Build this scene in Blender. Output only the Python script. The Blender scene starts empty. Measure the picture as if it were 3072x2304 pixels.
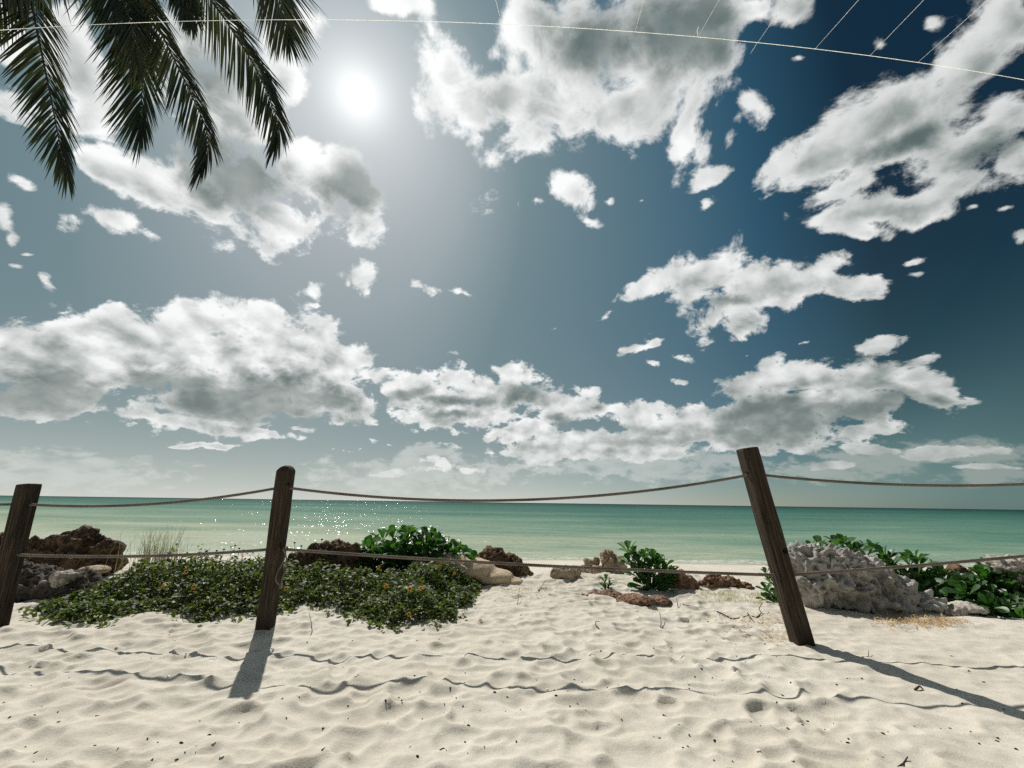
import bpy, bmesh, math, random
import numpy as np
from mathutils import Vector, Matrix, noise as mnoise

sc = bpy.context.scene
COL = sc.collection
RNG = np.random.default_rng(7)
random.seed(7)

# ------------------------------------------------------------------ camera
FPX, PITCH, ROLL, EYE = 1200.0, math.radians(16.5), math.radians(0.8), 0.9
cam = bpy.data.cameras.new('camera')
cam.sensor_width = 36.0
cam.lens = 36.0 * FPX / 3072.0
cam.clip_start = 0.05
cam.clip_end = 20000.0
cam_o = bpy.data.objects.new('camera', cam)
COL.objects.link(cam_o)
cam_o.matrix_world = (Matrix.Translation((0, 0, EYE)) @ Matrix.Rotation(math.pi / 2 + PITCH, 4, 'X')
                      @ Matrix.Rotation(ROLL, 4, 'Z'))
sc.camera = cam_o


def ray(px, py):
    """direction of a line of sight through a point of the 3072 x 2304 photograph, used to survey the place"""
    x, y = (px - 1536) / FPX, (1152 - py) / FPX
    X = x * math.cos(ROLL) - y * math.sin(ROLL)
    Y = x * math.sin(ROLL) + y * math.cos(ROLL)
    return np.array([X, math.cos(PITCH) - Y * math.sin(PITCH), math.sin(PITCH) + Y * math.cos(PITCH)])


def gnd(px, py, z=0.0):
    d = ray(px, py)
    return np.array([0, 0, EYE]) + d * (z - EYE) / d[2]


def aty(px, py, y):
    d = ray(px, py)
    return np.array([0, 0, EYE]) + d * y / d[1]


# ------------------------------------------------------------------ sun and sky
SUN_EL, SUN_AZ = math.radians(48.75), math.radians(-27.57)      # azimuth from +Y towards +X
SUN = Vector((math.sin(SUN_AZ) * math.cos(SUN_EL), math.cos(SUN_AZ) * math.cos(SUN_EL), math.sin(SUN_EL)))
sl = bpy.data.lights.new('sun', 'SUN')
sl.energy = 4.2
sl.angle = math.radians(0.53)
sl.color = (1.0, 0.955, 0.88)
sun_o = bpy.data.objects.new('sun', sl)
COL.objects.link(sun_o)
sun_o.rotation_euler = SUN.to_track_quat('Z', 'Y').to_euler()
sun_o.location = (0, 0, 30)

sc.view_settings.view_transform = 'Standard'
sc.view_settings.look = 'None'
sc.view_settings.exposure = 0.0
sc.view_settings.gamma = 1.0
sc.view_settings.use_curve_mapping = False
sc.cycles.use_adaptive_sampling = True
sc.cycles.adaptive_threshold = 0.015
sc.cycles.use_denoising = False
sc.cycles.max_bounces = 6
sc.cycles.diffuse_bounces = 3
sc.cycles.glossy_bounces = 2
sc.cycles.transmission_bounces = 4
sc.cycles.transparent_max_bounces = 6
sc.cycles.sample_clamp_indirect = 4.0
sc.cycles.caustics_reflective = False
sc.cycles.caustics_refractive = False


class NT:
    """small helper to write node trees as expressions"""
    def __init__(self, tree):
        self.t = tree

    def n(self, kind, **kw):
        nd = self.t.nodes.new(kind)
        for k, v in kw.items():
            setattr(nd, k, v)
        return nd

    def put(self, sock, v):
        if v is None:
            return
        if hasattr(v, 'is_output'):
            self.t.links.new(v, sock)
        elif isinstance(v, (tuple, list)):
            v = tuple(v)
            if sock.type == 'RGBA' and len(v) == 3:
                v = v + (1.0,)
            sock.default_value = v
        else:
            sock.default_value = v

    def m(self, op, a, b=None, c=None, clamp=False):
        nd = self.n('ShaderNodeMath', operation=op, use_clamp=clamp)
        for i, v in enumerate((a, b, c)):
            self.put(nd.inputs[i], v)
        return nd.outputs[0]

    def v(self, op, a, b=None, scale=None):
        nd = self.n('ShaderNodeVectorMath', operation=op)
        self.put(nd.inputs[0], a)
        self.put(nd.inputs[1], b)
        if scale is not None:
            self.put(nd.inputs['Scale'], scale)
        return nd.outputs['Value'] if op in ('DOT_PRODUCT', 'LENGTH', 'DISTANCE') else nd.outputs[0]

    def comb(self, x, y, z):
        nd = self.n('ShaderNodeCombineXYZ')
        for i, v in enumerate((x, y, z)):
            self.put(nd.inputs[i], v)
        return nd.outputs[0]

    def sep(self, a):
        nd = self.n('ShaderNodeSeparateXYZ')
        self.put(nd.inputs[0], a)
        return nd.outputs

    def noise(self, vec, scale, detail=4.0, rough=0.5, lac=2.0, dist=0.0, out=0):
        nd = self.n('ShaderNodeTexNoise')
        self.put(nd.inputs['Vector'], vec)
        for k, v in (('Scale', scale), ('Detail', detail), ('Roughness', rough), ('Lacunarity', lac), ('Distortion', dist)):
            self.put(nd.inputs[k], v)
        return nd.outputs[out]

    def voro(self, vec, scale, detail=0.0, rough=0.5, feature='F1', rand=1.0, out='Distance'):
        nd = self.n('ShaderNodeTexVoronoi', feature=feature)
        self.put(nd.inputs['Vector'], vec)
        self.put(nd.inputs['Scale'], scale)
        self.put(nd.inputs['Detail'], detail)
        self.put(nd.inputs['Roughness'], rough)
        self.put(nd.inputs['Randomness'], rand)
        return nd.outputs[out]

    def ramp(self, fac, stops, interp='LINEAR'):
        nd = self.n('ShaderNodeValToRGB')
        cr = nd.color_ramp
        cr.interpolation = interp
        while len(cr.elements) < len(stops):
            cr.elements.new(0.5)
        for e, (p, c) in zip(cr.elements, stops):
            e.position = p
            e.color = tuple(c) + (1.0,) if len(c) == 3 else c
        self.put(nd.inputs[0], fac)
        return nd.outputs[0]

    def mix(self, fac, a, b, blend='MIX'):
        nd = self.n('ShaderNodeMix', data_type='RGBA', blend_type=blend)
        self.put(nd.inputs['Factor'], fac)
        self.put(nd.inputs[6], a)
        self.put(nd.inputs[7], b)
        return nd.outputs[2]

    def mixf(self, fac, a, b):
        nd = self.n('ShaderNodeMix', data_type='FLOAT')
        self.put(nd.inputs['Factor'], fac)
        self.put(nd.inputs[2], a)
        self.put(nd.inputs[3], b)
        return nd.outputs[0]

    def step(self, x, lo, hi, a=0.0, b=1.0, kind='SMOOTHSTEP'):
        nd = self.n('ShaderNodeMapRange', interpolation_type=kind)
        for i, v in enumerate((x, lo, hi, a, b)):
            self.put(nd.inputs[i], v)
        return nd.outputs[0]


# cloud masses of that day's sky: (x, y, half width, half height, tilt) surveyed on a chart of sky directions
CLOUDS = [
    # upper left band behind the palm
    (40, 310, 120, 60, -20), (240, 190, 80, 150, 20), (275, 350, 90, 80, 0), (210, 90, 60, 110, 10),
    (330, 495, 120, 55, -25), (480, 560, 130, 65, -30), (680, 530, 170, 100, -30), (640, 620, 150, 70, -35),
    (830, 660, 110, 80, -30), (800, 740, 60, 60, 20), (930, 705, 60, 20, -15), (900, 480, 60, 80, 10),
    (1010, 560, 110, 95, -20), (1090, 640, 60, 80, 10), (640, 270, 150, 90, -10), (740, 350, 150, 70, -25),
    (840, 140, 70, 130, 15), (900, 70, 70, 60, 0), (880, 260, 70, 60, 0), (620, 90, 150, 100, 0),
    (10, 130, 60, 90, 0),
    # small ones on the left
    (220, 640, 60, 48, 0), (340, 655, 95, 42, -18), (450, 710, 60, 35, -25), (8, 655, 34, 50, 0), (26, 715, 28, 30, 0),
    (80, 548, 60, 26, -25), (45, 806, 38, 15, -10), (130, 835, 34, 15, -35), (75, 760, 30, 8, 0),
    # great cloud above the middle
    (1325, 230, 72, 130, 0), (1430, 310, 130, 95, -10), (1560, 330, 130, 105, 0), (1500, 160, 40, 40, 0),
    (1590, 410, 85, 75, 0), (1700, 340, 90, 95, 10), (1580, 70, 70, 130, 0), (1720, 120, 160, 170, 20),
    (1900, 110, 180, 165, 10), (1860, 320, 95, 95, 20), (1990, 280, 130, 110, 20), (2130, 160, 90, 70, 0),
    (2080, 50, 140, 80, 0), (2360, 20, 70, 50, 30), (2260, 30, 80, 40, 0), (2060, 400, 36, 110, -10), (2110, 440, 50, 60, 0),
    (2120, 520, 55, 26, 15), (1300, 90, 18, 50, 10),
    # scraps under it
    (1460, 490, 52, 46, -30), (1435, 415, 24, 18, 0), (1200, 8, 90, 30, 0), (1285, 30, 34, 55, 25),
    (1462, 615, 55, 40, 20), (1545, 630, 22, 34, -10), (1600, 618, 20, 13, 0), (1705, 590, 62, 42, -35), (1735, 548, 34, 30, 20),
    (1765, 668, 45, 14, -15), (1825, 605, 30, 13, 25), (1930, 598, 18, 10, 0), (2258, 315, 56, 52, 20), (2220, 350, 30, 20, 20),
    (2150, 528, 66, 22, 22), (2115, 625, 40, 16, 35), (2640, 122, 26, 26, 0), (2795, 60, 30, 30, 30), (2830, 170, 46, 14, 15),
    (2395, 172, 24, 14, 20), (2190, 420, 26, 40, 0),
    # big slanting cloud on the right
    (2380, 420, 60, 45, 25), (2350, 490, 90, 40, 35), (2300, 590, 60, 12, 25), (2480, 460, 170, 95, 30), (2620, 350, 200, 90, 30),
    (2790, 320, 190, 110, 30), (2900, 200, 130, 90, 45), (3020, 70, 100, 100, 40), (2900, 430, 200, 90, 30), (3010, 330, 100, 90, 20),
    (3040, 480, 100, 60, 20), (2480, 590, 110, 26, 20), (2600, 625, 180, 42, 8), (2560, 690, 80, 26, -5), (2760, 600, 120, 45, 25),
    (2740, 650, 60, 26, 20), (2880, 540, 130, 50, 10), (3068, 715, 26, 30, 0), (2920, 618, 26, 14, 0), (3020, 625, 36, 13, 20),
    # middle right
    (1945, 855, 75, 32, 20), (2010, 830, 70, 44, 10), (2200, 780, 50, 55, 0), (2130, 850, 130, 70, 5), (2330, 840, 140, 70, 8),
    (2440, 815, 95, 44, 20), (2180, 930, 110, 70, 15), (2110, 1000, 60, 36, 30), (2540, 860, 120, 34, 8), 
    (2630, 840, 36, 24, 20), (2740, 790, 40, 12, 10), (2750, 820, 40, 11, 8),
    (1815, 935, 42, 12, 28), (1665, 998, 36, 10, 0), (1890, 1035, 50, 18, 22), (1960, 1022, 40, 10, 5), (1955, 1095, 32, 13, -8),
    (2045, 1090, 50, 17, -18), (2040, 1150, 40, 18, -15), (2240, 1075, 18, 8, 0), (1085, 825, 55, 42, -15), (1105, 870, 26, 20, 0),
    (1270, 860, 48, 20, -10), (1395, 880, 40, 14, -15), (930, 870, 25, 22, 0), (935, 905, 16, 8, 0), (1035, 850, 12, 12, 0),
    (2500, 1055, 56, 34, 10), (2430, 1034, 34, 8, 0), (2640, 1045, 66, 24, 10), (2660, 1068, 60, 16, 8), (2565, 1088, 34, 14, 0), (2780, 1083, 54, 15, 14),
    # bank low on the right
    (2240, 1170, 70, 50, 10), (2330, 1140, 90, 46, 10), (2460, 1130, 110, 46, 5), (2590, 1130, 100, 50, 0), (2670, 1120, 34, 38, 0),
    (2740, 1135, 44, 34, -10), (2800, 1180, 90, 36, -12), (2900, 1190, 50, 18, -15), (2330, 1240, 170, 80, -5), (2550, 1210, 150, 60, 0),
    (2110, 1220, 60, 50, 10), (2060, 1270, 90, 52, 0), (2200, 1300, 150, 40, 0), (2600, 1285, 90, 22, 5),
    # bank in the middle
    (1240, 1165, 85, 38, 8), (1335, 1120, 55, 44, 5), (1380, 1150, 80, 40, 0), (1535, 1145, 62, 42, 5), (1490, 1190, 140, 40, 0),
    (1330, 1200, 150, 40, 0), (1650, 1160, 60, 38, 0), (1750, 1168, 56, 24, 5), (1640, 1200, 120, 30, 0), (1340, 1255, 140, 36, 0), (1450, 1240, 100, 30, 0),
    (1690, 1235, 70, 34, 5), (1350, 1325, 60, 12, 0), (1360, 1290, 60, 20, 0), (1560, 1295, 84, 22, 5), (1620, 1355, 110, 32, 0), (1800, 1325, 200, 38, 0),
    (1900, 1235, 80, 36, 0), (1960, 1280, 110, 40, 0), (1470, 1355, 34, 12, 0), (1790, 1220, 34, 18, 0), (1900, 1360, 200, 26, 0), (1150, 1108, 40, 9, 0),
    # heavy bank low on the left
    (60, 1040, 110, 70, 0), (330, 945, 90, 38, 5), (260, 990, 160, 55, 0), (550, 910, 60, 50, 0), (640, 910, 60, 46, 0), (780, 950, 70, 46, -20),
    (960, 1000, 70, 50, -10), (500, 1040, 240, 100, 0), (780, 1050, 240, 110, 0), (150, 1110, 240, 95, 0), (90, 1200, 190, 44, 0),
    (680, 1190, 280, 84, 0), (990, 1110, 130, 95, 0), (480, 1245, 130, 22, -4), (660, 1280, 150, 22, -8), (800, 1305, 80, 12, -6), (1120, 1268, 60, 24, -8),
    (1000, 1210, 130, 50, 0), (140, 1255, 44, 10, 15), (900, 1290, 60, 10, 0), (200, 930, 34, 8, 5), (1060, 1200, 60, 40, 0),
    # scraps near the horizon
    (1310, 1395, 60, 18, 0), (1220, 1420, 90, 10, 0), (1420, 1408, 60, 14, 0), (1700, 1375, 90, 14, 0), (1590, 1405, 60, 8, 0), (1050, 1345, 60, 8, 0), (2560, 1335, 50, 12, 0),
    (2640, 1350, 70, 14, 0), (2760, 1362, 80, 16, 0), (2870, 1350, 90, 20, 0), (2970, 1345, 60, 18, 0), (2380, 1340, 60, 10, 0), (2080, 1345, 60, 12, 0), (2500, 1390, 70, 10, 0), (2950, 1400, 80, 10, 0),
    (530, 1342, 36, 6, 0), (620, 1342, 70, 9, -2), (1130, 1326, 24, 10, 0), (1182, 1337, 20, 8, 0),
]
# denser, greyer hearts of the clouds and their undersides, shade painted into the colour
HEARTS = [
    (700, 520, 160, 85, -32, 1.1), (1060, 575, 85, 80, -10, 1.0), (800, 620, 120, 60, -30, .5), (1800, 110, 150, 110, 20, .8),
    (2020, 90, 190, 120, 0, .9), (2700, 420, 240, 40, 25, .45), (2950, 450, 160, 60, 20, .7), (2980, 250, 120, 40, 40, .5),
    (100, 1180, 230, 60, 0, .95), 
    (760, 1200, 270, 62, -3, 1.0), (480, 1150, 150, 44, 0, .75), (980, 1200, 100, 50, 0, .7), (600, 1150, 160, 34, 0, .7), (1240, 1190, 90, 22, 5, .7), (1380, 1210, 140, 18, 0, .7),
    (1560, 1190, 90, 34, 0, .85), (1350, 1250, 110, 16, 0, .5), (1700, 1260, 60, 26, 0, .7), (2320, 1250, 150, 70, 0, .95), 
    (2560, 1240, 110, 40, 5, .9), (2690, 1200, 70, 34, 0, .9), (2820, 1195, 60, 20, -15, .55), (2180, 905, 110, 30, 5, .45), (1900, 1330, 260, 30, 0, .3), (1990, 1300, 60, 26, 0, .35),
    (2230, 1300, 140, 34, 0, .6), (640, 230, 160, 110, -10, .7),
]
# pale veils of far cloud low over the sea
VEILS = [
    (200, 1392, 330, 34, -3), (150, 1440, 400, 40, 0), (1250, 1405, 300, 36, 0), (1290, 1368, 90, 34, 0), (1450, 1415, 140, 26, 0), (1230, 1440, 330, 40, 0),
    (2700, 1370, 180, 36, 0), (2800, 1345, 150, 34, 5), (2900, 1360, 170, 42, 0), (2560, 1370, 130, 34, 0), (2130, 1375, 160, 30, 0), (2500, 1410, 260, 40, 0),
    (2960, 1430, 170, 30, 0), (2660, 1328, 40, 22, 0), (2500, 1320, 44, 14, -5), (2870, 1325, 46, 14, 0), (2960, 1335, 70, 26, -8), (1900, 1400, 350, 40, 0),
]


def build_world():
    w = bpy.data.worlds.new('World')
    sc.world = w
    w.use_nodes = True
    t = w.node_tree
    t.nodes.clear()
    g = NT(t)
    out = g.n('ShaderNodeOutputWorld')
    STR = 0.1
    d = g.v('NORMALIZE', g.n('ShaderNodeTexCoord').outputs['Generated'])
    dz = g.sep(d)[2]
    el = g.m('MAXIMUM', dz, 0.0)
    sky = g.n('ShaderNodeTexSky', sky_type='NISHITA', sun_disc=False, sun_elevation=SUN_EL,
              sun_rotation=SUN_AZ, air_density=1.0, dust_density=1.0, ozone_density=1.5, altitude=0.0)
    cs = g.v('DOT_PRODUCT', d, tuple(SUN))
    cs01 = g.m('MULTIPLY_ADD', cs, 0.5, 0.5)
    nish = g.v('SCALE', sky.outputs[0], scale=STR)
    # the air of that day: dark polarised blue far from the sun, grey-white round it, pale milky low down
    NS = SKYF(g, nish, cs, el)

    # chart of directions, axis looking out to sea and a little up
    cp, sp = math.cos(PITCH), math.sin(PITCH)
    fw = g.v('DOT_PRODUCT', d, (0.0, cp, sp))
    up = g.v('DOT_PRODUCT', d, (0.0, -sp, cp))
    rt = g.v('DOT_PRODUCT', d, (1.0, 0.0, 0.0))
    fws = g.m('MAXIMUM', fw, 0.15)
    qx, qy = g.m('DIVIDE', rt, fws), g.m('DIVIDE', up, fws)
    q0 = g.comb(qx, qy, 0.0)
    # noise space: cloud lumps shrink towards the horizon as they do with distance
    inv = g.m('DIVIDE', 1.0, g.m('MULTIPLY_ADD', el, 0.62, 0.50))
    P = g.v('SCALE', d, scale=inv)
    warp = g.noise(P, 3.4, 6.0, 0.62, out=1)
    warp = g.v('SUBTRACT', warp, (0.5, 0.5, 0.5))
    q = g.v('ADD', q0, g.v('SCALE', g.v('MULTIPLY', warp, (1, 1, 0)), scale=WARP))
    # lumps of the clouds, and how they fall away towards the sun
    tow = g.v('SUBTRACT', tuple(SUN), g.v('SCALE', d, scale=cs))
    Ps = g.v('ADD', P, g.v('SCALE', g.v('NORMALIZE', tow), scale=0.04))

    n1 = g.m('ADD', g.m('MULTIPLY', g.m('SUBTRACT', g.noise(P, 8.5, 9.0, 0.63, lac=2.15, dist=0.3), 0.5), NA),
             g.m('MULTIPLY', g.m('SUBTRACT', VM, g.voro(P, 12.0, 2.0, 0.5)), NB))

    def lumps(p):
        return g.m('ADD', g.m('MULTIPLY', g.noise(p, 7.0, 7.0, 0.57, dist=0.2), 2.5), g.m('MULTIPLY', g.voro(p, 10.5, 1.0, 0.4), -1.05))

    relief = g.m('SUBTRACT', lumps(P), lumps(Ps))
    Pv = g.v('MULTIPLY', P, (1.0, 1.0, 1.9))
    vn = g.m('MULTIPLY', g.m('SUBTRACT', g.noise(Pv, 13.0, 6.0, 0.6), 0.5), 3.0)
    hfade = g.step(dz, 0.005, 0.05)
    veilc = g.mix(g.step(cs, 0.15, 0.65), (.36, .40, .37), (.66, .69, .66))
    veilc = g.mix(g.step(vn, -0.5, 0.6, 0.35, 0.0), veilc, (.37, .41, .385))
    # aureole and disc of the sun
    ang = g.m('ARCCOSINE', g.m('MINIMUM', cs, 1.0))
    a1 = g.m('MULTIPLY', g.m('EXPONENT', g.m('MULTIPLY', ang, -AU1[0])), AU1[1])
    a2 = g.m('MULTIPLY', g.m('EXPONENT', g.m('MULTIPLY', g.m('MULTIPLY', ang, ang), -AU2[0])), AU2[1])
    glow = g.v('SCALE', g.comb(1.0, 1.0, 0.99), scale=g.m('ADD', a1, a2))

    edge = g.m('MULTIPLY_ADD', el, 0.40, 0.30)
    relief = g.m('MULTIPLY', relief, g.step(el, 0.12, 0.7, 1.4, 0.6))

    def chart(b):
        x, y = (b[0] - 1536) / FPX, (1152 - b[1]) / FPX
        return (x * math.cos(ROLL) - y * math.sin(ROLL), x * math.sin(ROLL) + y * math.cos(ROLL),
                b[2] / FPX, b[3] / FPX, math.radians(b[4]) + ROLL)

    def blobs(lst, k, q, g):
        grow = GROW if lst and len(lst[0]) == 5 else 1.0
        acc = None
        for i, b in enumerate(lst):
            if i % 10 == 9:       # keeps the evaluation sequential
                q = g.v('ADD', q, g.v('SCALE', (1e-7, 0, 0), scale=acc))
            X, Y, rx, ry, a = chart(b)
            gt = g.n('ShaderNodeTexGradient', gradient_type='SPHERICAL')
            tm = gt.texture_mapping
            tm.vector_type = 'TEXTURE'
            tm.translation = (X, Y, 0)
            tm.rotation = (0, 0, a)
            scrap = len(b) == 5 and max(rx, ry) < 62 / FPX
            gr = 1.75 if scrap else grow
            tm.scale = (rx * 2.2 * gr, ry * 2.2 * gr, 1)
            g.put(gt.inputs[0], q)
            ln = gt.outputs['Fac']
            wgt = b[5] if len(b) > 5 else (0.36 if scrap else 1.0)
            if wgt != 1.0:
                ln = g.m('ADD', ln, (wgt - 1.0) / 2.2)
            acc = ln if acc is None else g.m('SMOOTH_MAX', acc, ln, k / 2.2)
        return g.m('MULTIPLY_ADD', acc, 2.2, -1.2)

    ssun = ray(1075, 285)
    sun_q = (float(ssun[0]), float(-ssun[1] * sp + ssun[2] * cp), 0.0)
    sun_q = (sun_q[0] / float(ssun[1] * cp + ssun[2] * sp), sun_q[1] / float(ssun[1] * cp + ssun[2] * sp), 0.0)
    qs = g.v('ADD', q, g.v('SCALE', g.v('NORMALIZE', g.v('SUBTRACT', sun_q, q0)), scale=0.052))

    def shade(B, Hh, V, Bs):
        c = NS
        if V is not None:
            va = g.m('MULTIPLY', g.step(g.m('ADD', V, vn), -0.05, 0.6), 0.62)
            c = g.mix(va, c, veilc)
        if B is not None:
            D = g.m('ADD', g.m('MULTIPLY_ADD', g.m('MINIMUM', B, 0.8), 1.15, BIAS), n1)
            alpha = g.m('MULTIPLY', g.step(D, 0.0, edge), hfade)
            core = g.step(D, 0.15, 1.15)
            heart = 0.0
            if Hh is not None:
                heart = g.step(g.m('ADD', Hh, g.m('MULTIPLY', n1, 0.45)), -0.7, 0.40)
            soft = g.v('SCALE', glow, scale=g.mixf(alpha, 1.0, 0.5))
            far = g.m('MULTIPLY', g.m('EXPONENT', g.m('MULTIPLY', el, -8.0)), 0.85)
            cc = CLOUDC(g, CLOUDL(g, core, heart, relief, n1, g.step(g.m('ADD', g.m('MULTIPLY', Bs, 1.2), g.m('MULTIPLY', n1, 0.55)), -0.15, 0.95)), cs, el)
            c = g.mix(alpha, c, g.mix(far, cc, veilc))
        else:
            soft = glow
        c = g.v('ADD', c, soft)
        bg = g.n('ShaderNodeBackground')
        bg.inputs['Strength'].default_value = STR
        g.put(bg.inputs['Color'], g.v('SCALE', c, scale=1.0 / STR))
        return bg.outputs[0]

    def pick(fac, a, b):
        nd = g.n('ShaderNodeMixShader')
        g.put(nd.inputs[0], fac)
        t.links.new(a, nd.inputs[1])
        t.links.new(b, nd.inputs[2])
        return nd.outputs[0]

    def near(lst, x0, x1, y0, y1, pad):
        res = []
        for b in lst:
            X, Y, rx, ry, a = chart(b)
            ex = math.hypot(rx * math.cos(a), ry * math.sin(a)) * pad + 0.03
            ey = math.hypot(rx * math.sin(a), ry * math.cos(a)) * pad + 0.03
            if X + ex > x0 and X - ex < x1 and Y + ey > y0 and Y - ey < y1:
                res.append(b)
        return res

    front = g.step(fw, 0.25, 0.45)
    wide = g.m('MULTIPLY_ADD', g.noise(P, 1.3, 3.0, 0.5), 3.4, -1.85)   # broken cumulus over the rest of the sky

    # the chart is worked out sector by sector, each with the clouds that reach into it
    def sector(x0, x1, y0, y1):
        cl = near(CLOUDS, x0, x1, y0, y1, 1.6)
        ht = near(HEARTS, x0, x1, y0, y1, 1.6)
        vl = near(VEILS, x0, x1, y0, y1, 1.9)
        big = [c for c in cl if max(c[2], c[3]) > 45] or cl
        # a node group per sector: where a direction lies within the cloud masses
        gt = bpy.data.node_groups.new('cloud_sector', 'ShaderNodeTree')
        for nm in ('q', 'qs'):
            gt.interface.new_socket(nm, in_out='INPUT', socket_type='NodeSocketVector')
        for nm in ('B', 'Bs', 'H', 'V'):
            gt.interface.new_socket(nm, in_out='OUTPUT', socket_type='NodeSocketFloat')
        h = NT(gt)
        gi, go = h.n('NodeGroupInput'), h.n('NodeGroupOutput')
        gq, gqs = gi.outputs[0], gi.outputs[1]
        h.put(go.inputs[0], blobs(cl, BK, gq, h))
        h.put(go.inputs[1], blobs(big, BK, gqs, h))
        if ht:
            h.put(go.inputs[2], blobs(ht, 0.2, gq, h))
        if vl:
            h.put(go.inputs[3], blobs(vl, 0.3, gq, h))
        nd = g.n('ShaderNodeGroup')
        nd.node_tree = gt
        g.put(nd.inputs[0], q)
        g.put(nd.inputs[1], qs)
        o = nd.outputs
        return shade(g.mixf(front, wide, o[0]), g.mixf(front, -1.0, o[2]) if ht else None,
                     g.mixf(front, -1.0, o[3]) if vl else None, g.mixf(front, wide, o[1]))

    xs = [-9, -.42, .3, 9]
    ys = [-9, .02, .4, 9]
    rows = None
    for j in range(len(ys) - 1):
        row = None
        for i in range(len(xs) - 1):
            s_ = sector(xs[i], xs[i + 1], ys[j], ys[j + 1])
            row = s_ if row is None else pick(g.m('GREATER_THAN', qx, xs[i]), row, s_)
        rows = row if rows is None else pick(g.m('GREATER_THAN', qy, ys[j]), rows, row)
    t.links.new(rows, out.inputs[0])
    w.cycles.sampling_method = 'MANUAL'
    w.cycles.sample_map_resolution = 512


WARP, NA, NB, VM, BK, BIAS, GROW = 0.085, 3.1, 0.6, 0.52, 0.45, 0.34, 1.15
AU1, AU2 = (6.5, 0.46), (380.0, 0.34)


def SKYF(g, nish, cs, el):
    """Nishita air, deepened away from the sun and milky near the horizon"""
    ang = g.m('MULTIPLY', g.m('ARCCOSINE', g.m('MINIMUM', cs, 1.0)), 180 / math.pi)
    a = g.m('MULTIPLY_ADD', g.m('SUBTRACT', el, 0.4), 40.0, ang)
    deep = g.ramp(g.m('DIVIDE', a, 100.0), [
        (.0, (.40, .42, .43)), (.20, (.33, .375, .395)), (.25, (.275, .335, .36)), (.32, (.138, .220, .250)), (.40, (.10, .18, .225)),
        (.48, (.056, .135, .192)), (.55, (.017, .078, .135)), (.62, (.0015, .019, .042)), (.80, (.0006, .014, .036)), (1.0, (.001, .018, .045))])
    low = g.ramp(g.m('DIVIDE', ang, 100.0), [
        (.0, (.50, .54, .53)), (.30, (.44, .50, .48)), (.47, (.37, .445, .415)), (.60, (.22, .37, .37)), (.68, (.11, .28, .30)), (.75, (.15, .33, .34)), (.90, (.105, .18, .165))])
    k = g.m('EXPONENT', g.m('MULTIPLY', el, -7.0))
    hor = g.ramp(g.m('DIVIDE', ang, 100.0), [
        (.0, (.56, .60, .565)), (.40, (.58, .61, .575)), (.53, (.62, .63, .585)), (.63, (.45, .47, .42)), (.70, (.325, .345, .275)), (.80, (.14, .20, .18)), (.90, (.10, .165, .15))])
    k2 = g.m('EXPONENT', g.m('MULTIPLY', el, -17.0))
    return g.mix(0.98, nish, g.mix(k2, g.mix(k, deep, low), hor))


def CLOUDL(g, core, heart, relief, n1, deep):
    """lit rims, greyer where there is more cloud between a spot and the sun, darkest in the dense hearts"""
    base = g.m('MULTIPLY_ADD', g.m('MULTIPLY', core, deep), -0.33, 0.93)
    base = g.m('ADD', base, g.m('MULTIPLY', n1, 0.08))
    base = g.m('ADD', base, g.m('MULTIPLY', relief, 0.34))
    return g.m('MULTIPLY', base, g.m('MULTIPLY_ADD', heart, -0.56, 1.0))


def CLOUDC(g, lum, cs, el):
    ph = g.step(cs, 0.25, 0.9, 0.70, 1.02, kind='LINEAR')
    L = g.m('MULTIPLY', lum, ph)
    return g.ramp(L, [(0.0, (.02, .04, .045)), (0.25, (.12, .165, .162)), (0.5, (.36, .395, .385)), (.75, (.67, .69, .68)), (1.0, (.96, .97, .965))])


build_world()

# ------------------------------------------------------------------ helpers
def perm_table(seed):
    r = np.random.default_rng(seed)
    p = r.permutation(256)
    return np.concatenate([p, p, p])


PT = perm_table(3)
GR3 = np.random.default_rng(5).normal(size=(256, 3))
GR3 /= np.linalg.norm(GR3, axis=1)[:, None]


def perlin(x, y, z=0.0):
    """vectorised gradient noise, about -0.7 .. 0.7"""
    x, y, z = np.broadcast_arrays(np.asarray(x, float), np.asarray(y, float), np.asarray(z, float))
    xi, yi, zi = np.floor(x).astype(int), np.floor(y).astype(int), np.floor(z).astype(int)
    fx, fy, fz = x - xi, y - yi, z - zi
    u, v, w = (f * f * f * (f * (f * 6 - 15) + 10) for f in (fx, fy, fz))
    r = 0.0
    for i in (0, 1):
        for j in (0, 1):
            for k in (0, 1):
                h = PT[PT[PT[(xi + i) & 255] + ((yi + j) & 255)] + ((zi + k) & 255)]
                gdir = GR3[h]
                n = gdir[..., 0] * (fx - i) + gdir[..., 1] * (fy - j) + gdir[..., 2] * (fz - k)
                r = r + n * (u if i else 1 - u) * (v if j else 1 - v) * (w if k else 1 - w)
    return r


def fbm(x, y, z=0.0, octv=4, gain=0.5, lac=2.03):
    a, t, f = 1.0, 0.0, 1.0
    for o in range(octv):
        t = t + a * perlin(x * f + 17.3 * o, y * f + 5.1 * o, np.asarray(z) * f + 9.7 * o)
        a *= gain
        f *= lac
    return t


def sstep(x, a, b):
    t = np.clip((x - a) / (b - a), 0, 1)
    return t * t * (3 - 2 * t)


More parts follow.
